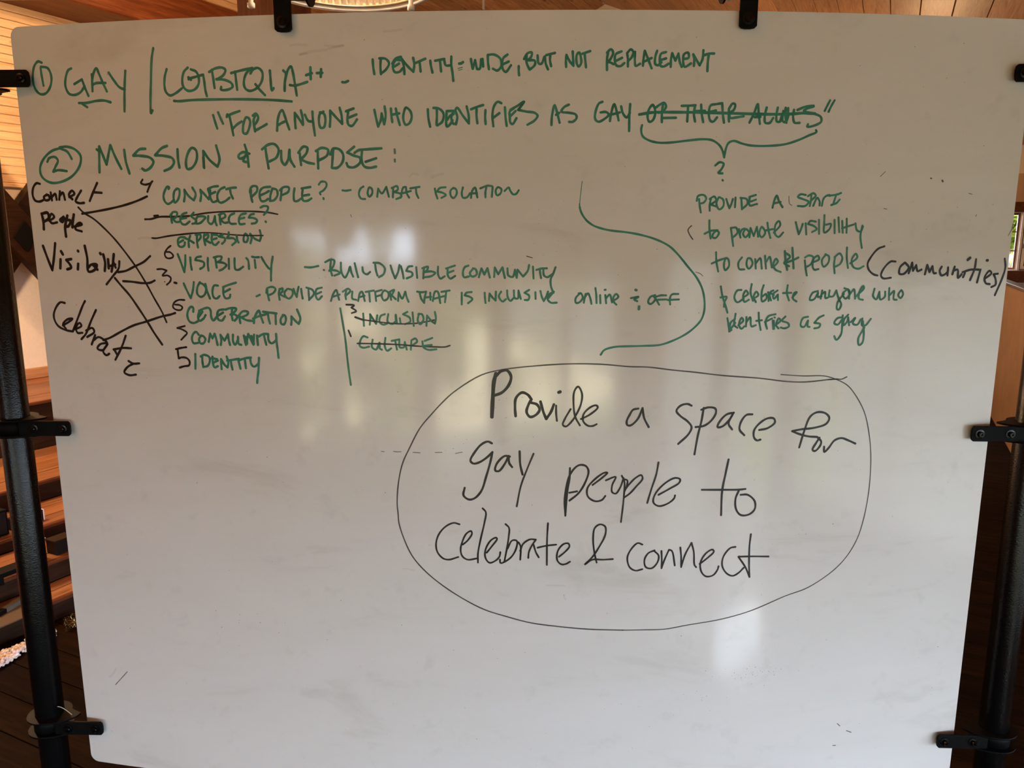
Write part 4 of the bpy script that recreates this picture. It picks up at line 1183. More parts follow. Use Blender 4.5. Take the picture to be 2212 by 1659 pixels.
# window frames and panes
def window_n(name, n0, n1, z0, z1, a, cols, rows, fw=0.04, sign=1):
    e = empty(name, Matrix.Translation(RW(a, (n0 + n1) / 2, z0)) @ ROT); tag(e, kind='structure')
    def b(nm, *q): return rbox(nm, *q, M['post'], e)
    d0, d1 = a - 0.03, a + 0.03
    b('window_frame', d0, d1, n0, n0 + fw, z0, z1); b('window_frame', d0, d1, n1 - fw, n1, z0, z1)
    b('window_frame', d0, d1, n0 + fw, n1 - fw, z0, z0 + fw); b('window_frame', d0, d1, n0 + fw, n1 - fw, z1 - fw, z1)
    for i in range(1, cols): c = n0 + (n1 - n0) * i / cols; b('muntin', a - .012, a + .012, c - fw * .3, c + fw * .3, z0 + fw, z1 - fw)
    for i in range(1, rows): c = z0 + (z1 - z0) * i / rows; b('muntin', a - .012, a + .012, n0 + fw, n1 - fw, c - fw * .3, c + fw * .3)
    rbox('pane', a - .002, a + .002, n0 + fw, n1 - fw, z0 + fw, z1 - fw, M['glass'], e)
    return e
def window_a(name, a0, a1, z0, z1, n, cols, rows, fw=0.05):
    e = empty(name, Matrix.Translation(RW((a0 + a1) / 2, n, z0)) @ ROT); tag(e, kind='structure')
    def b(nm, *q): return rbox(nm, *q, M['post'], e)
    d0, d1 = n - 0.03, n + 0.03
    b('window_frame', a0, a0 + fw, d0, d1, z0, z1); b('window_frame', a1 - fw, a1, d0, d1, z0, z1)
    b('window_frame', a0 + fw, a1 - fw, d0, d1, z0, z0 + fw); b('window_frame', a0 + fw, a1 - fw, d0, d1, z1 - fw, z1)
    for i in range(1, cols): c = a0 + (a1 - a0) * i / cols; b('muntin', c - .02, c + .02, n - .012, n + .012, z0 + fw, z1 - fw)
    for i in range(1, rows): c = z0 + (z1 - z0) * i / rows; b('muntin', a0 + fw, a1 - fw, n - .012, n + .012, c - .015, c + .015)
    rbox('pane', a0 + fw, a1 - fw, n - .002, n + .002, z0 + fw, z1 - fw, M['glass'], e)
    return e
window_n('window_1', 1.30, 1.725, 1.29, 1.90, AE + 0.05, 1, 3, fw=0.022)
for i, q in enumerate(WINS): window_n('window_%d' % (2 + i), *q, AB - 0.08, 2 if i != 1 else 1, 2)
for i, q in enumerate(RWINS): window_a('window_%d' % (5 + i), *q, NR + 0.08, 1 if i < 2 else 2, 2)

# ceiling: two slopes of pine boards under a roof slab
cei = empty('ceiling', Matrix.Translation(RW(2, RIDGE_N, RIDGE_Z)) @ ROT); tag(cei, kind='structure')
rbox('roof_slab', AB - .3, AE + .3, RIDGE_N - 0.03, NR + .3, (RIDGE_Z + ZR) / 2 + .05, (RIDGE_Z + ZR) / 2 + .15, M['shell'], cei, slope=-SR)
rbox('roof_slab', AB - .3, AE + .3, NL - .3, RIDGE_N + 0.03, (RIDGE_Z + ZL) / 2 + .02, (RIDGE_Z + ZL) / 2 + .15, M['shell'], cei, slope=SL)
def slope_boards(n0, n1, wn, zf, sl):
    first = None
    n = n0
    while n + wn <= n1 + 1e-6:
        c = n + wn / 2
        if first is None:
            first = rbox('ceiling_board', AB, AE, n + 0.002, n + wn - 0.002, zf(c), zf(c) + 0.02, M['pine'], cei, bevel=0.003, slope=sl)
        else:
            o = first.copy(); COL.objects.link(o)
            place(o, Matrix.Translation(RW((AB + AE) / 2, c, zf(c) + 0.01)) @ ROT, cei)
        n += wn
slope_boards(RIDGE_N, NR, 0.1815, lambda c: RIDGE_Z - SR * (c - RIDGE_N), -SR)
slope_boards(NL + 0.01, RIDGE_N, 0.117, lambda c: RIDGE_Z - SL * (RIDGE_N - c), SL)

# pine boards on the upper left wall, plaster below, trim at the bottom
PW = 0.0552
z = 1.985
zt_ = ZL
first = None
while z + PW < zt_:
    if first is None:
        first = rbox('wall_board', AB, AE, NL, NL + 0.014, z + 0.002, z + PW - 0.002, M['pine_wall'], wl, bevel=0.003)
    else:
        o = first.copy(); COL.objects.link(o)
        place(o, Matrix.Translation(RW((AB + AE) / 2, NL + 0.007, z + PW / 2)) @ ROT, wl)
    z += PW
o = rbox('trim_1', AB, AE, NL, NL + 0.02, 1.955, 1.985, M['pine_wall'], bevel=0.004); tag(o, kind='structure')

# tiered wooden platform rising to the left wall
steps = [(-2.580, 0.0908), (-2.764, 0.1883), (-3.041, 0.2544), (-3.4055, 0.3589), (-4.0426, 0.6495)]
ncount = [2, 3, 3, 4, 4]
tp = empty('tiered_platform', Matrix.Translation(RW(2, -3.7, 0)) @ ROT)
tag(tp, 'stepped wooden platform of orange boards and dark risers along the left wall', 'platform')
pa0, pa1 = -1.2, 5.5
zprev = 0.0
for i, (n, zt) in enumerate(steps):
    nb = steps[i + 1][0] if i + 1 < len(steps) else NL + 0.002
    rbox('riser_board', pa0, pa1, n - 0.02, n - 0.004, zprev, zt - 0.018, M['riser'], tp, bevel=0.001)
    wd = (n - nb) / ncount[i]
    rbox('nosing', pa0, pa1, n - 0.016, n + 0.006, zt - 0.018, zt, M['beam'], tp, bevel=0.003)
    b0 = n - 0.017
    wd = (b0 - nb) / ncount[i]
    for j in range(ncount[i]):
        rbox('tread_board', pa0, pa1, b0 - wd * (j + 1) + 0.002, b0 - wd * j - 0.002, zt - 0.018, zt - (0.0 if j % 2 else 0.002), M['tread'], tp, bevel=0.0015)
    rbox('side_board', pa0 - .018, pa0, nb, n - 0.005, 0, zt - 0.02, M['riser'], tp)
    zprev = zt
o = rbox('baseboard_left', -1.2, AE, NL, NL + 0.02, 0.65, 0.725, M['pine'], bevel=0.004); tag(o, kind='structure')

# heavy beam on the left wall, with a knee strut, and the upright post behind the board
tb = empty('timber_beam', Matrix.Translation(RW(2, -4.6, 3.1)) @ ROT)
tag(tb, 'heavy dark reddish timber beam running along the upper left wall', 'beam')
rbox('beam_timber', AB + .01, AE - .01, NL + 0.016, NL + 0.46, 3.13, 3.42, M['beam'], tb, bevel=0.01)
pc = RW(1.136, -1.532, 0)
tp2 = empty('timber_post', Matrix.Translation(RW(1.22, -1.53, 0)) @ ROT)
tag(tp2, 'dark upright timber post behind the board, left of the ribbed lamp', 'post')
def ridge_z(n): return RIDGE_Z - SR * (n - RIDGE_N)
rbox('post_timber', 1.13, 1.31, -1.655, -1.462, 0.0, ridge_z(-1.55) - 0.06, M['post'], tp2, bevel=0.006)

# crossed timbers in front of the plaster
def quad_prism(name, pts, depth, mat, parent, n_front):
    """polygon given as (a, z) on the plane n = n_front, thickened towards the wall"""
    ca = sum(p[0] for p in pts) / len(pts); cz = sum(p[1] for p in pts) / len(pts)
    m = Matrix.Translation(RW(ca, n_front, cz)) @ ROT
    v = [(p[0] - ca, 0, p[1] - cz) for p in pts] + [(p[0] - ca, depth, p[1] - cz) for p in pts]
    k = len(pts)
    f = [tuple(range(k)), tuple(range(2 * k - 1, k - 1, -1))] + [(i, i + k, (i + 1) % k + k, (i + 1) % k) for i in range(k)]
    o = mesh_obj(name, v, f, mat, parent, m)
    return bevel_mesh(o, 0.004)
xb = empty('crossed_braces', Matrix.Translation(RW(2.15, -4.75, 1.63)) @ ROT)
tag(xb, 'pair of crossed dark timber braces against the cream plaster at the far left', 'brace')
ctr = (2.152, 1.633)
def strut(dx, dz, off, wd, nf, dp, mat='brace', l0=-0.9, l1=0.9):
    L = math.hypot(dx, dz); ux, uz = dx / L, dz / L; px_, pz_ = -uz, ux
    pts = []
    for s, e in ((l0, -1), (l1, -1), (l1, 1), (l0, 1)):
        pts.append((ctr[0] + ux * s + px_ * (off + e * wd / 2), ctr[1] + uz * s + pz_ * (off + e * wd / 2)))
    quad_prism('brace_timber', pts, dp, M[mat], xb, nf)
ctr = (2.16, 1.632)
strut(0.15, -0.185, 0, 0.225, -4.655, 0.07)
strut(0.15, 0.185, 0, 0.225, -4.735, 0.075)
quad_prism('centre_block', [(ctr[0], ctr[1] - 0.105), (ctr[0] + 0.078, ctr[1]), (ctr[0], ctr[1] + 0.105), (ctr[0] - 0.082, ctr[1])], 0.012, M['blk'], xb, -4.643)

# half wall at the edge of the loft, right of the board
hw = empty('half_wall', Matrix.Translation(RW(6.5, 1.45, 0)) @ ROT)
tag(hw, 'waist-high tan panelled half wall with a grey metal cap, right of the board', 'half wall')
rbox('panel', 4.72, 8.9, 1.45, 1.50, 0.0, 1.215, M['tan'], hw)
rbox('cap', 4.70, 8.92, 1.435, 1.515, 1.215, 1.24, M['cap'], hw, bevel=0.003)

# far right: header beam, shelf, picture frames by the window
o = rbox('trim_2', AE - 0.12, AE - 0.001, 1.2, 2.6, 1.905, 2.01, M['beam']); tag(o, kind='structure')
o = rbox('trim_3', AE - 0.22, AE - 0.001, 1.2, 2.6, 1.16, 1.285, M['beam']); tag(o, kind='structure')
o = rbox('trim_4', AE - 0.05, AE - 0.001, 1.735, 1.755, 1.286, 1.904, M['white']); tag(o, kind='structure')
o = rbox('trim_5', AE - 0.05, AE - 0.001, 1.2, 2.6, 2.012, 2.31, M['tan']); tag(o, kind='structure')
def picture(n0, n1, z0, z1, label):
    e = empty('picture_frame', Matrix.Translation(RW(AE - .03, (n0 + n1) / 2, z0)) @ ROT)
    tag(e, label, 'picture')
    fw = 0.03
    for q in ((n0, n0 + fw, z0, z1), (n1 - fw, n1, z0, z1), (n0 + fw, n1 - fw, z0, z0 + fw), (n0 + fw, n1 - fw, z1 - fw, z1)):
        rbox('frame', AE - .035, AE - .005, *q, M['white'], e)
    rbox('print', AE - .02, AE - .008, n0 + fw, n1 - fw, z0 + fw, z1 - fw, M['photo'], e)
picture(1.765, 2.05, 1.30, 1.52, 'small white framed dark picture low beside the far window')
picture(1.765, 2.05, 1.57, 1.88, 'white framed dark picture above another, beside the far window')

# ---------------------------------------------------------------- outside: ground and trees
gr = rbox('ground', -200, 200, -200, 200, -3.6, -3.4, M['greenout']); tag(gr, kind='structure')
gp = rbox('ground_glare_patch', -5.7, -4.7, 5.9, 7.7, -3.4, -3.37, M['path']); tag(gp, kind='structure')  # unseen pale patch added for a glare spot on the board
gp = rbox('ground_glare_patch', -4.2, -3.6, 7.9, 9.0, -3.4, -3.37, M['path']); tag(gp, kind='structure')  # second unseen patch, added for the same board glare
gm = rbox('ground_glare_field', -60, -18, -7, 16, -3.4, -3.36, M['glare_field']); tag(gm, kind='structure')  # unseen pale field added behind the trees to brighten the board's reflections
def tree(a, n, zb, h, r, nl, label, ls=0.16, lm='leaf'):
    e = empty('tree', Matrix.Translation(RW(a, n, zb)) @ ROT)
    tag(e, label, 'tree', 'trees outside the windows')
    bm = bmesh.new()
    lathe(bm, [(0.0, 0), (0.22, 0), (0.15, h * .4), (0.10, h * .8), (0.0, h * .95)], 10)
    bm_obj('trunk', bm, M['bark'], e, Matrix.Translation(RW(a, n, zb)), smooth=True)
    V, Fc = [], []
    clumps = []
    for c in range(26):
        t = random.random(); zz = h * (0.22 + 0.78 * t); rr = r * math.sqrt(random.random()) * (1.05 - abs(t - .45))
        an = random.random() * 6.283
        clumps.append((rr * math.cos(an), rr * math.sin(an), zz, r * random.uniform(.18, .38)))
    for i in range(nl):
        cx, cy, cz, cr = random.choice(clumps)
        d = Vector((random.gauss(0, 1), random.gauss(0, 1), random.gauss(0, 1))).normalized() * cr * random.random() ** .4
        c = Vector((cx, cy, cz)) + d
        u = Vector((random.gauss(0, 1), random.gauss(0, 1), random.gauss(0, 1))).normalized()
        v = u.orthogonal().normalized(); s = ls * random.uniform(.6, 1.2)
        b = len(V)
        V += [tuple(c - u * s * .5), tuple(c + v * s * .28), tuple(c + u * s * .5), tuple(c - v * s * .28)]
        Fc.append((b, b + 1, b + 2, b + 3))
    o = mesh_obj('foliage', V, Fc, M[lm], e, Matrix.Translation(RW(a, n, zb)))
    o['kind'] = 'stuff'
tree(-9.4, -1.6, -3.4, 6.0, 1.5, 2400, 'leafy tree outside the rear windows, nearer the left')
tree(-6.9, 0.10, -3.4, 6.6, 0.95, 5200, 'slim leafy tree standing close outside the rear window', 0.13)
tree(-13.5, -1.5, -3.4, 9.5, 2.3, 5200, 'tall dense tree at the back, outside the rear windows to the left', 0.3)
tree(-14.5, 3.4, -3.4, 8.5, 2.2, 4200, 'tall dense tree at the back, outside the rear windows to the right', 0.3)
tree(-8.4, 4.8, -3.4, 5.2, 1.4, 1800, 'leafy tree outside the rear corner windows')
tree(-9.8, 1.4, -3.4, 3.4, 1.2, 1500, 'low sunlit bush outside the rear windows, in the middle')
tree(-6.2, 9.6, -3.4, 3.6, 1.4, 1600, 'low sunlit bush outside the right-hand window wall')
tree(12.2, 2.1, -3.4, 6.6, 1.5, 8000, 'green leafy tree seen through the small far window', 0.3, 'leaf_deep')

# ---------------------------------------------------------------- the whiteboard in its pipe frame
WB_W, ZT, ZB, BULGE, RC = 1.5, 1.912, 0.695, 0.0678, 0.014
def surf(x): return -BULGE * (1 - (2 * x / 1.50018) ** 2)
wb = empty('whiteboard', Matrix.Translation((0, 0, 0)))
tag(wb, 'large glossy whiteboard covered in green and black handwriting, clamped in a black pipe frame', 'whiteboard')
xs = []
hw_ = WB_W / 2
for i in range(9):
    t = i / 8 * math.pi / 2
    xs.append(-hw_ + RC - RC * math.cos(t))
mid = [-hw_ + RC + (WB_W - 2 * RC) * i / 90 for i in range(1, 90)]
xs = xs + mid + [-x for x in reversed(xs)]
def zlim(x):
    d = abs(x) - (hw_ - RC)
    if d <= 0: return 0.0
    return RC - math.sqrt(max(0, RC * RC - d * d))
V, Fc = [], []
TH = 0.005
nx = len(xs)
for rep in (0, 1, 2):        # front face, back face and rim keep their own vertices so that the shading stays true
    for x in xs:
        c = zlim(x)
        if rep < 2: V += [(x, surf(x) + TH * rep, ZB + c), (x, surf(x) + TH * rep, ZT - c)]
        else: V += [(x, surf(x), ZB + c), (x, surf(x), ZT - c), (x, surf(x) + TH, ZB + c), (x, surf(x) + TH, ZT - c)]
for i in range(nx - 1):
    f = i * 2; Fc.append((f, f + 2, f + 3, f + 1))
    f = nx * 2 + i * 2; Fc.append((f, f + 1, f + 3, f + 2))
    f = nx * 4 + i * 4; Fc += [(f + 1, f + 5, f + 7, f + 3), (f, f + 2, f + 6, f + 4)]
f = nx * 4; Fc.append((f, f + 1, f + 3, f + 2))
f = nx * 4 + (nx - 1) * 4; Fc.append((f, f + 2, f + 3, f + 1))
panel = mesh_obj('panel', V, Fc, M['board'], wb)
for k_, p in enumerate(panel.data.polygons): p.use_smooth = abs(p.normal.y) > 0.8

# handwriting: ribbons of ink a hair above the panel
def spline(pts, n=5):
    if len(pts) < 3: return [Vector(p) for p in pts]
    P = [Vector(p) for p in pts]
    closed = (P[0] - P[-1]).length < 0.0006
    out = []
    for i in range(len(P) - 1):
        p0 = P[i - 1] if i > 0 else (P[-2] if closed else P[0] * 2 - P[1])
        p1, p2 = P[i], P[i + 1]
        p3 = P[i + 2] if i + 2 < len(P) else (P[1] if closed else P[-1] * 2 - P[-2])
        t0 = 0.0
        t1 = t0 + max(1e-6, (p1 - p0).length ** .5); t2 = t1 + max(1e-6, (p2 - p1).length ** .5); t3 = t2 + max(1e-6, (p3 - p2).length ** .5)
        for k in range(n):
            t = t1 + (t2 - t1) * k / n
            a1 = p0 * ((t1 - t) / (t1 - t0)) + p1 * ((t - t0) / (t1 - t0))
            a2 = p1 * ((t2 - t) / (t2 - t1)) + p2 * ((t - t1) / (t2 - t1))
            a3 = p2 * ((t3 - t) / (t3 - t2)) + p3 * ((t - t2) / (t3 - t2))
            b1 = a1 * ((t2 - t) / (t2 - t0)) + a2 * ((t - t0) / (t2 - t0))
            b2 = a2 * ((t3 - t) / (t3 - t1)) + a3 * ((t - t1) / (t3 - t1))
            out.append(b1 * ((t2 - t) / (t2 - t1)) + b2 * ((t - t1) / (t2 - t1)))
    out.append(P[-1])
    return out

def ribbon(V, Fc, segs, wd, lift):
    path = []
    for s in segs:
        sp = spline(s)
        if path: sp = sp[1:]
        path += sp
    q = [path[0]]
    for p in path[1:]:
        if (p - q[-1]).length > 0.0004: q.append(p)
    if len(q) < 2: q.append(q[0] + Vector((0.0006, 0.0003)))
    path = q
    h = wd / 2
    def put(p): V.append((p.x, surf(p.x) - lift, p.y)); return len(V) - 1
    L, R = [], []
    m = len(path)
    for i, p in enumerate(path):
        d0 = (path[i] - path[i - 1]).normalized() if i else None
        d1 = (path[i + 1] - path[i]).normalized() if i + 1 < m else None
        if d0 is None: d0 = d1
        if d1 is None: d1 = d0
        ang = d0.dot(d1)
        hh = h * (1 + 0.07 * math.sin(i * 0.9 + wd * 9000))
        if ang < 0.35 and 0 < i < m - 1:
            for d in (d0, d1):
                nn = Vector((-d.y, d.x))
                L.append(put(p + nn * hh)); R.append(put(p - nn * hh))
            fan = [put(p + Vector((math.cos(t * math.pi / 5), math.sin(t * math.pi / 5))) * hh) for t in range(10)]
            Fc.append(tuple(fan))
        else:
            d = (d0 + d1).normalized(); nn = Vector((-d.y, d.x))
            L.append(put(p + nn * hh)); R.append(put(p - nn * hh))
    for i in range(len(L) - 1):
        if (Vector(V[L[i]]) - Vector(V[L[i + 1]])).length < 1e-7 and (Vector(V[R[i]]) - Vector(V[R[i + 1]])).length < 1e-7: continue
        Fc.append((L[i], R[i], R[i + 1], L[i + 1]))
    for p, d, l, r in ((path[0], (path[0] - path[1]).normalized(), L[0], R[0]), (path[-1], (path[-1] - path[-2]).normalized(), R[-1], L[-1])):
        base = math.atan2(d.y, d.x)
        arc = [put(p + Vector((math.cos(base + t), math.sin(base + t))) * h * 1.03) for t in (1.1, 0.55, 0, -0.55, -1.1)]
        Fc.append(tuple([l] + arc[::-1] + [r]))

def clusters(boxes_):
    par = list(range(len(boxes_)))
    def f(i):
        while par[i] != i: i = par[i]
        return i
    for i in range(len(boxes_)):
        for k in range(i):
            p, q = boxes_[i], boxes_[k]
            if max(p[0] - q[1], q[0] - p[1], 0) < 0.013 and max(p[2] - q[3], q[2] - p[3], 0) < 0.013: par[f(i)] = f(k)
    out = {}
    for i in range(len(boxes_)): out.setdefault(f(i), []).append(i)
    return list(out.values())

for kind, label, data in INK:
    strokes = []
    for li, ln in enumerate(data.split('\n')):
        tk = ln.split()
        segs, cur = [], []
        for t in tk[1:]:
            if t == '/':
                segs.append(cur); cur = [cur[-1]]
            else:
                a_, b_ = t.split(','); cur.append((float(a_) / 1e4, float(b_) / 1e4))
        segs.append(cur)
        segs = [s for s in segs if len(s) > 1]
        al = [p for s in segs for p in s]
        strokes.append((float(tk[0]) / 1000, segs, (min(p[0] for p in al), max(p[0] for p in al), min(p[1] for p in al), max(p[1] for p in al)), li))
    if kind == 'G': mat, nm, pre = M['green'], 'green_writing', 'green marker writing'
    elif kind == 'K': mat, nm, pre = M['ink'], 'black_writing', 'black marker writing'
    elif kind == 'M': mat, nm, pre = M['smear'], 'smear', 'wiped marks'
    else: mat, nm, pre = M['speck'], 'ink_marks', 'leftover dark marks'
    if 'loop' in label: mat = M['greyink']
    cl = clusters([s[2] for s in strokes]) if kind not in 'SM' else [list(range(len(strokes)))]
    for ids in cl:
        V, Fc = [], []
        for q in ids: ribbon(V, Fc, strokes[q][1], strokes[q][0], 0.0002 + 0.00002 * (strokes[q][3] % 14))
        o = mesh_obj(nm, V, Fc, mat, panel)
        o['label'] = (pre + (': ' if len(cl) == 1 else ', part of ') + label)[:110]
        if kind in 'SM': o['kind'] = 'stuff'

# specks left by old writing
V, Fc = [], []
rs = random.Random(3)
def speck(x, z, r):
    b = len(V)
    n = 6
    ph = rs.random() * 6
    st = rs.uniform(.5, 1)
    for k in range(n):
        an = ph + k * 2 * math.pi / n
        xx = x + r * math.cos(an) * rs.uniform(.7, 1.1); zz = z + r * st * math.sin(an) * rs.uniform(.7, 1.1)
        V.append((xx, surf(xx) - 0.00012, zz))
    Fc.append(tuple(range(b, b + n)))
for i in range(260):
    speck(rs.uniform(-.72, .72), rs.uniform(.72, 1.89), rs.choice((.0004, .0005, .0006, .0008)))
for (cx, cz, n, sx, sz) in ((0.385, 0.912, 60, .03, .007), (0.30, 0.875, 16, .02, .006), (-0.02, 1.36, 30, .05, .04), (-0.45, 0.98, 14, .04, .02), (0.05, 1.62, 12, .02, .02), (-.24, 1.56, 12, .05, .03), (.30, 1.52, 12, .05, .03), (.62, 1.6, 10, .03, .03)):
    for i in range(n): speck(cx + rs.gauss(0, sx), cz + rs.gauss(0, sz), rs.uniform(.0003, .0008))
o = mesh_obj('ink_specks', V, Fc, M['speck'], panel); o['kind'] = 'stuff'

# pipes
PX, PY, PR = 0.8205, 0.008, 0.0228
RZ = 1.975
def pipe(name, p0, p1, r, mat, parent, seg=40):
    p0, p1 = Vector(p0), Vector(p1); L = (p1 - p0).length
    q = (p1 - p0).to_track_quat('Z', 'Y').to_matrix().to_4x4()
    bm = bmesh.new()
    lathe(bm, [(0, 0), (r * .9, 0), (r, 0.002), (r, L - 0.002), (r * .9, L), (0, L)], seg)
    o = bm_obj(name, bm, mat, parent, Matrix.Translation(p0) @ q, smooth=True)
    return o
pipe('post', (-PX, PY, 0.03), (-PX, PY, 2.02), PR, M['black'], wb)
pipe('post', (PX, PY, 0.03), (PX, PY, 2.02), PR, M['black'], wb)
pipe('top_rail', (-PX + PR, PY, RZ), (PX - PR, PY, RZ), PR * .98, M['black'], wb)
pipe('bottom_rail', (-PX + PR, PY, 0.42), (PX - PR, PY, 0.42), PR * .98, M['black'], wb)
for s in (-1, 1):
    pipe('foot', (s * PX, -0.33 + PY, PR), (s * PX, 0.33 + PY, PR), PR, M['black'], wb)

SW = 0.0245     # strap width
SY0, SY1 = -0.0165, -0.0125
def strap_outline(L):
    """flat bar from x=0 to x=L (the board end), corners cut and end slightly curved"""
    h = SW / 2
    return [(0, -h), (L - .004, -h), (L - .001, -h + .003), (L, -h * .3), (L, h * .3), (L - .001, h - .003), (L - .004, h), (0, h)]
def extrude_xy(name, pts, y0, y1, mat, parent, m, bev=0.0008):
    v = [(p[0], y0, p[1]) for p in pts] + [(p[0], y1, p[1]) for p in pts]
    k = len(pts)
    f = [tuple(range(k)), tuple(range(2 * k - 1, k - 1, -1))] + [(i, i + k, (i + 1) % k + k, (i + 1) % k) for i in range(k)]
    o = mesh_obj(name, v, f, mat, parent, m)
    return bevel_mesh(o, bev, 2)
def bracket(cx, cz, ang, L):
    """cx, cz: pipe axis; ang: direction of the strap in the x-z plane; L: pipe axis to strap end"""
    m = Matrix.Translation((cx, 0, cz)) @ Matrix.Rotation(-ang, 4, 'Y')
    e = empty('bracket', m, wb)
    o = extrude_xy('strap', strap_outline(L - 0.022), SY0, SY1, M['strap'], e, m @ Matrix.Translation((0.022, 0, 0)))
    # clamp: a band round the pipe with two flanges, drawn out towards the strap
    def ring(z0, z1, ro, reach, nm):
        n = 36
        out = []
        for k in range(n):
            t = 2 * math.pi * k / n
            out.append((ro * math.cos(t), PY + ro * math.sin(t)))
        if reach:
            # hull with the strap tongue
            pts = []
            for (x, y) in out:
                if x > 0 and y < PY + ro * 0.3:
                    f = max(0.0, x / ro)
                    x2 = x + reach * f ** 1.5 * (1 if y < PY else max(0, 1 - (y - PY) / (ro * .3)))
                    pts.append((x2, y))
                else: pts.append((x, y))
            out = pts
        inn = [((PR + .0003) * math.cos(2 * math.pi * k / n), PY + (PR + .0003) * math.sin(2 * math.pi * k / n)) for k in range(n)]
        v = [(x, y, z0) for x, y in out] + [(x, y, z1) for x, y in out] + [(x, y, z0) for x, y in inn] + [(x, y, z1) for x, y in inn]
        f = []
        for k in range(n):
            j = (k + 1) % n
            f += [(k, j, n + j, n + k), (2 * n + k, 3 * n + k, 3 * n + j, 2 * n + j), (k, 2 * n + k, 2 * n + j, j), (n + k, n + j, 3 * n + j, 3 * n + k)]
        o = mesh_obj(nm, v, f, M['strap'], e, m)
        for p in o.data.polygons: p.use_smooth = abs(p.normal.z) < .5
        return o
    ring(-0.0135, 0.0135, PR + 0.0035, 0.0, 'band')
    ring(0.0115, 0.0145, PR + 0.0125, 0.020, 'flange')
    ring(-0.0145, -0.0115, PR + 0.0125, 0.020, 'flange')
    for bx in (L - 0.0125, 0.047):
        bm = bmesh.new()
        mm = m @ Matrix.Translation((bx, SY0, 0)) @ Matrix.Rotation(math.pi / 2, 4, 'X')
        lathe(bm, [(0, -0.001), (.0072, -0.001), (.0072, .0012), (.0045, .0016), (.0045, .0050), (.0036, .0062), (.0018, .0062), (.0018, .0044), (0, .0044)], 20)
        bm_obj('bolt', bm, M['bolt'], e, mm, smooth=False)
    # spacer between strap and panel
    bm = bmesh.new()
    X = m @ Vector((L - 0.0125, 0, 0))
    lathe(bm, [(0, 0), (.0045, 0), (.0045, surf(X.x) - SY1), (0, surf(X.x) - SY1)], 14)
    mm = Matrix.Translation((X.x, SY1, X.z)) @ Matrix.Rotation(-math.pi / 2, 4, 'X')
    if surf(X.x) - SY1 > 0.0005: bm_obj('spacer', bm, M['bolt'], e, mm)
for zc in (1.8372, 1.3035, 0.7685):
    L_ = PX - (0.7190 if zc > 1.8 else 0.7140)
    bracket(-PX, zc, 0.0, L_)
    bracket(PX, zc, math.pi, L_)

def top_bracket(cx, L):
    """strap hanging from the top rail; the panel bulges here so the strap stands further forward"""
    m = Matrix.Translation((cx, 0, RZ)) @ Matrix.Rotation(math.pi / 2, 4, 'Y')
    e = empty('bracket', m, wb)
    sy = surf(cx) - 0.0065
    pts = strap_outline(L - 0.03)
    o = extrude_xy('strap', pts, sy - .002, sy + .002, M['strap'], e, m @ Matrix.Translation((0.03, 0, 0)))
    bm = bmesh.new()
    # tongue from the rail clamp forward to the strap
    for y0, y1 in ((sy - .002, PY),):
        v = [bm.verts.new(m @ Vector(p)) for p in ((0.022, y0, -SW / 2), (0.034, y0, -SW / 2), (0.034, y0, SW / 2), (0.022, y0, SW / 2), (0.0, y1, -SW / 2), (0.026, y1, -SW / 2), (0.026, y1, SW / 2), (0.0, y1, SW / 2))]
        for f in ((0, 1, 2, 3), (4, 7, 6, 5), (0, 4, 5, 1), (1, 5, 6, 2), (2, 6, 7, 3), (3, 7, 4, 0)): bm.faces.new([v[i] for i in f])
    bm_obj('tongue', bm, M['strap'], e)
    for z0, ro, nm in ((-.0135, PR + .0035, 'band'), (-.0205, PR + .012, 'flange'), (.0175, PR + .012, 'flange')):
        bm = bmesh.new()
        hgt = .027 if nm == 'band' else .003
        lathe(bm, [(PR + .0003, 0), (ro, 0), (ro, hgt), (PR + .0003, hgt)], 36, Matrix.Translation((0, 0, 0)), close=True)
        bm_obj(nm, bm, M['strap'], e, Matrix.Translation((cx + z0, PY, RZ)) @ Matrix.Rotation(math.pi / 2, 4, 'Y'), smooth=False)
    bm = bmesh.new()
    lathe(bm, [(0, -.001), (.0085, -.001), (.0085, .0012), (.0055, .0016), (.0050, .0040), (.0025, .0040), (.0025, .0025), (0, .0025)], 24)
    bm_obj('bolt', bm, M['bolt'], e, m @ Matrix.Translation((L - .0135, sy - .002, 0)) @ Matrix.Rotation(math.pi / 2, 4, 'X'))
XT = 0.322
top_bracket(-XT, RZ - TOPZ)
top_bracket(XT, RZ - TOPZ)

# ---------------------------------------------------------------- ribbed pendant lamp above the board
LC = Vector((-0.535, 1.266, 2.353))
pl = empty('pendant_lamp', Matrix.Translation(LC))
tag(pl, 'round ribbed reflector lamp with a bright rim hanging just above the board', 'lamp')
RL = 0.262
prof_n = 144
V, Fc = [], []
for i, (r, zz) in enumerate(((RL * .985, 0.006), (RL * .93, 0.045), (RL * .80, 0.12), (RL * .58, 0.19), (RL * .32, 0.235), (RL * .22, 0.25))):
    for k in range(prof_n):
        amp = 1 + (0.016 if k % 2 else -0.008) * (1 if i > 0 else .3)
        t = 2 * math.pi * k / prof_n
        V.append((r * amp * math.cos(t), r * amp * math.sin(t), zz))
for i in range(5):
    for k in range(prof_n):
        j = (k + 1) % prof_n
        Fc.append((i * prof_n + k, i * prof_n + j, (i + 1) * prof_n + j, (i + 1) * prof_n + k))
mesh_obj('ribbed_reflector', V, Fc, M['alu'], pl, Matrix.Translation(LC))
bm = bmesh.new()
lathe(bm, [(RL * .975, 0), (RL * 1.02, -.004), (RL * 1.03, .004), (RL * 1.0, .012), (RL * .965, .008)], 96, close=True)
bm_obj('rim', bm, M['rim'], pl, Matrix.Translation(LC), smooth=True)
bm = bmesh.new()
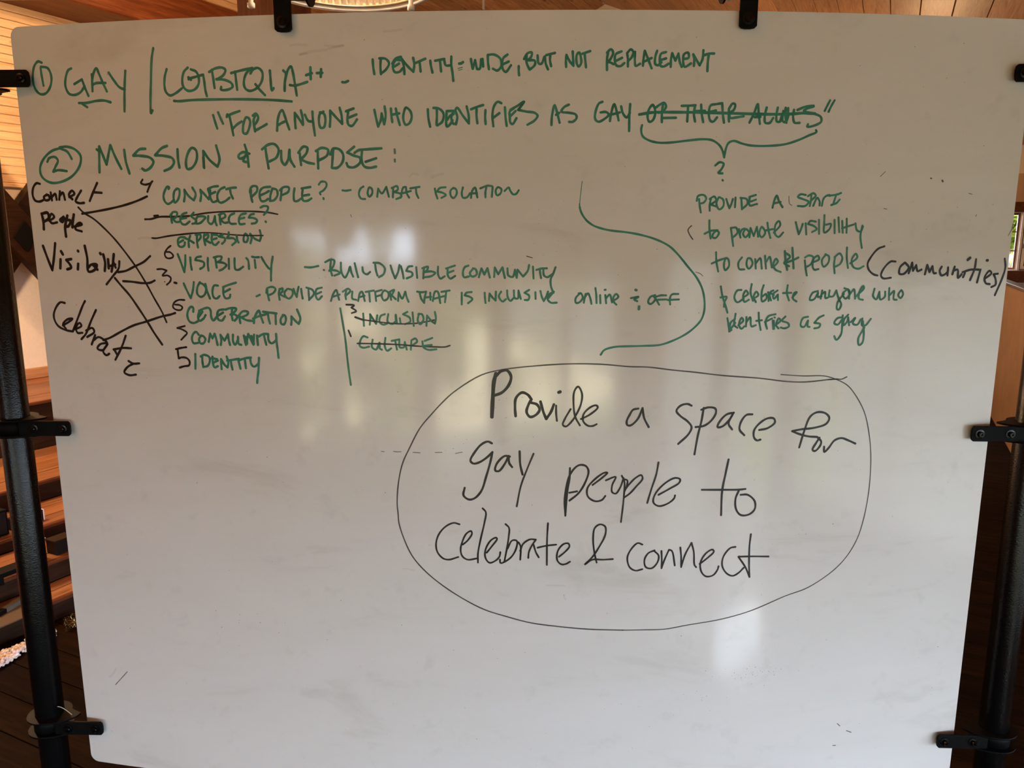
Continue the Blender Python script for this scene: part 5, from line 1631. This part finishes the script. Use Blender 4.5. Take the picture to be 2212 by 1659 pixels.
lathe(bm, [(RL * .975, .002), (RL * .90, .006), (RL * .90, .010), (RL * .975, .007)], 96, close=True)
bm_obj('inner_ring', bm, M['alu'], pl, Matrix.Translation(LC), smooth=True)
bm = bmesh.new()
lathe(bm, [(0, .25), (RL * .24, .25), (RL * .24, .36), (RL * .12, .40), (.012, .41), (0, .41)], 32)
bm_obj('housing', bm, M['white'], pl, Matrix.Translation(LC), smooth=True)
bm = bmesh.new()
lathe(bm, [(0, .09), (.03, .10), (.045, .14), (.035, .19), (.02, .25), (0, .25)], 24)
bm_obj('bulb', bm, M['bulb'], pl, Matrix.Translation(LC), smooth=True)
zc_ = ridge_z(LC.dot(N)) - 0.035
pipe('cord', LC + Vector((0, 0, .41)), (LC.x, LC.y, zc_), .006, M['white'], pl, 10)
for kx, ky, kz in ((-0.815, 1.248, 2.293), (-0.337, 1.258, 2.285)):
    K = Vector((kx, ky, kz))
    bm = bmesh.new()
    lathe(bm, [(0, -.008), (.006, -.008), (.011, -.006), (.011, .006), (.007, .010), (.006, .055), (0, .055)], 20)
    bm_obj('knob', bm, M['white'], pl, Matrix.Translation(K), smooth=True)
    d = (LC - K); d.z = 0
    q = K + Vector((0, 0, .05)); q2 = LC + Vector((-d.normalized().x * RL * 1.0, -d.normalized().y * RL * 1.0, .012))
    pipe('arm', q, q2, .004, M['white'], pl, 10)
KC = Vector((-0.137, 1.55, 2.36))
o = pipe('hanging_rod', KC, (KC.x, KC.y, ridge_z(KC.dot(N)) - 0.002), .0035, M['white'], None, 10)
tag(o, 'thin pale hanging rod dropping from the ceiling right of the ribbed lamp', 'rod')
SP = CP + 2.9 * (CF + (1573 - 1106) / 1661 * CR + (829.5 - 0) / 1661 * CU)
sp = empty('spot_lamp', Matrix.Translation(SP)); tag(sp, 'small white spot lamp under the ceiling behind the right top clamp', 'spot lamp')
bm = bmesh.new(); lathe(bm, [(0, 0), (.018, 0), (.024, .004), (.024, .05), (.012, .06), (0, .06)], 24)
bm_obj('shade', bm, M['white'], sp, Matrix.Translation(SP), smooth=True)
pipe('stem', SP + Vector((0, 0, .06)), (SP.x, SP.y, ridge_z(SP.dot(N)) - 0.002), .005, M['white'], sp, 10)

# ---------------------------------------------------------------- small things on the platform and floor
def onplane(px_, py_, z):
    d = CF + (px_ - 1106) / 1661 * CR + (829.5 - py_) / 1661 * CU
    t = (z - CP.z) / d.z
    P = CP + d * t
    return P.dot(A), P.dot(N)
def box_thing(name, parts, label, cat, at):
    e = empty(name, Matrix.Translation(RW(*at)) @ ROT); tag(e, label, cat)
    for nm, q, mat in parts: rbox(nm, *q, M[mat], e, bevel=.001)
    return e
# black box standing on the third tread, white edged
z3, z2, z1, z4 = 0.2544, 0.1883, 0.0908, 0.3589
a1, n1 = onplane(100, 1124, z3)
box_thing('binder', [('cover', (a1 - .16, a1 - .004, n1 - .05, n1 - .012, z3, z3 + .055), 'blk'), ('page_edge', (a1 - .004, a1 + .003, n1 - .05, n1 - .012, z3, z3 + .055), 'white')],
          'black box with a white edge lying on the platform beside the left pipe', 'box', (a1 - .08, n1 - .03, z3))
a2, n2 = onplane(30, 1150, z3)
box_thing('amplifier', [('case', (a2 - .16, a2 - .02, n2 - .06, n2, z3, z3 + .12), 'blk'), ('face', (a2 - .15, a2 - .03, n2, n2 + .004, z3 + .01, z3 + .11), 'photo')],
          'black case standing on the platform left of the pipe', 'case', (a2 - .09, n2 - .03, z3))
a3, n3 = onplane(108, 1208, z2)
box_thing('loudspeaker', [('case', (a3 - .07, a3 - .004, n3 - .05, n3 - .02, z2, z2 + .11), 'blk'), ('side_strip', (a3 - .004, a3, n3 - .05, n3 - .02, z2, z2 + .11), 'white')],
          'small upright black case with a pale edge on the lower platform step', 'speaker', (a3 - .03, n3 - .03, z2))
P0 = RW(a3 - .002, n3 - .014, z2 + .10)
V, Fc = [], []
bm = bmesh.new()
for k in range(14):
    t = k / 13
    c = P0 + A * (-.012 * math.sin(t * 3) - .012 * t) + Vector((0, 0, -.093 * t))
    lathe(bm, [(0, -.0022), (.0022, -.0012), (.0022, .0012), (0, .0022)], 6, Matrix.Translation(c))
o = bm_obj('beaded_cord', bm, M['rope'], None, smooth=True); tag(o, 'short pale beaded cord hanging down the small black case', 'cord')
a4, n4 = onplane(138, 1198, z2)
box_thing('basket', [('body', (a4 - .02, a4 + .07, n4 - .09, n4 - .02, z2, z2 + .06), 'photo'), ('lid', (a4 - .022, a4 + .072, n4 - .092, n4 - .018, z2 + .06, z2 + .068), 'riser')],
          'small dark brown box on the platform step next to the board edge', 'box', (a4, n4 - .05, z2))
# rack at far left
a5, n5 = onplane(12, 1262, z2)
e = empty('wire_rack', Matrix.Translation(RW(a5, n5, z2)) @ ROT); tag(e, 'low black rack with short legs on the platform at the far left', 'rack')
rbox('shelf', a5 - .12, a5 + .10, n5 - .07, n5, z2 + .03, z2 + .05, M['blk'], e)
for da in (-.11, -.02, .055): rbox('leg', a5 + da, a5 + da + .016, n5 - .012, n5, z2, z2 + .03, M['blk'], e)
# grey bar on a speckled mat, lowest tread far left
a6, n6 = onplane(30, 1340, z1)
box_thing('speckled_mat', [('mat', (a6 - .25, a6 + .10, n6 - .10, n6 + .02, z1 + .0005, z1 + .006), 'mesh')], 'speckled tan mat on the lowest platform step at the far left', 'mat', (a6, n6, z1))
e = empty('grey_bar', Matrix.Translation(RW(a6, n6, z1 + .006)) @ ROT); tag(e, 'grey metal bar with a black end lying across the speckled mat', 'bar')
def bar(p, q, hw2, z0, z1_, mat, nm):
    (pa, pn), (qa, qn) = p, q
    L = math.hypot(qa - pa, qn - pn); ua, un = (qa - pa) / L, (qn - pn) / L
    pts = []
    for zz in (z0, z1_):
        for s, t in ((0, 1), (L, 1), (L, -1), (0, -1)):
            aa = pa + ua * s - un * t * hw2; nn = pn + un * s + ua * t * hw2
            pts.append((aa, -nn, zz))
    v, f = hexa(pts)
    return mesh_obj(nm, v, f, M[mat], e, ROT.copy())
zb0 = z1 + .006
b0 = onplane(9, 1318, zb0 + .01); b1 = onplane(52, 1292, zb0 + .01); b2 = onplane(-6, 1327, zb0 + .01)
bar(b0, b1, .012, zb0, zb0 + .018, 'grey', 'rod')
bar(b2, b0, .012, zb0, zb0 + .018, 'blk', 'end_cap')

# crystal bead garland and gold tinsel on the floor along the platform
def beads(name, quad, n, r0, r1, mat, label, cat, seed):
    rr = random.Random(seed)
    bm = bmesh.new()
    for i in range(n):
        u, v = rr.random(), rr.random()
        pa = [(1 - u) * ((1 - v) * quad[0][j] + v * quad[3][j]) + u * ((1 - v) * quad[1][j] + v * quad[2][j]) for j in (0, 1)]
        r = rr.uniform(r0, r1)
        lathe(bm, [(0, -r), (r * .8, -r * .5), (r, 0), (r * .8, r * .5), (0, r)], 7, Matrix.Translation(RW(pa[0], pa[1], r + rr.random() * .018)) @ Matrix.Rotation(rr.random() * 3, 4, 'X'))
    o = bm_obj(name, bm, M[mat], None)
    o['kind'] = 'stuff'; tag(o, label, cat)
    return o
q = [onplane(-20, 1423, .01), onplane(62, 1385, .01), onplane(62, 1402, .01), onplane(-20, 1455, .01)]
beads('bead_garland', q, 320, .0035, .0085, 'gem', 'sparkling crystal bead garland on the floor at the foot of the platform', 'garland', 5)
q = [onplane(110, 1356, .01), onplane(124, 1364, .01), onplane(120, 1380, .01), onplane(110, 1382, .01)]
beads('glass_ornament', q, 26, .003, .006, 'gem', 'small cluster of clear glass beads between the left pipe and the board', 'ornament', 6)
# tinsel
rr = random.Random(9)
V, Fc = [], []
tq = [onplane(138, 1346, .01), onplane(170, 1330, .01), onplane(170, 1352, .01), onplane(142, 1364, .01)]
for i in range(420):
    u, v = rr.random(), rr.random()
    pa = [(1 - u) * ((1 - v) * tq[0][j] + v * tq[3][j]) + u * ((1 - v) * tq[1][j] + v * tq[2][j]) for j in (0, 1)]
    c = RW(pa[0], pa[1], .004 + rr.random() * .03)
    d = Vector((rr.gauss(0, 1), rr.gauss(0, 1), abs(rr.gauss(0, 1)))).normalized() * rr.uniform(.006, .014)
    s = d.orthogonal().normalized() * .0012
    b = len(V); V += [tuple(c - s), tuple(c + s), tuple(c + s * .3 + d), tuple(c - s * .3 + d)]; Fc.append((b, b + 1, b + 2, b + 3))
o = mesh_obj('tinsel_garland', V, Fc, M['gold'], None); o['kind'] = 'stuff'
tag(o, 'strip of dark gold tinsel on the floor against the platform', 'tinsel')
# stray pale fibre near the lower left clamp
bm = bmesh.new()
prev = None
for i in range(9):
    t = i / 8
    c = Vector((-0.7975 + .024 * t, PY - .012, 0.789 + .013 * math.cos(t * 1.75)))
    if prev is not None:
        d = c - prev
        lathe(bm, [(0, 0), (.0005, 0), (.0005, d.length), (0, d.length)], 6, Matrix.Translation(prev) @ d.to_track_quat('Z', 'Y').to_matrix().to_4x4())
    prev = c
o = bm_obj('stray_thread', bm, M['rope'], wb, smooth=True)
o['label'] = 'thin pale loose thread curling above the lower left clamp'
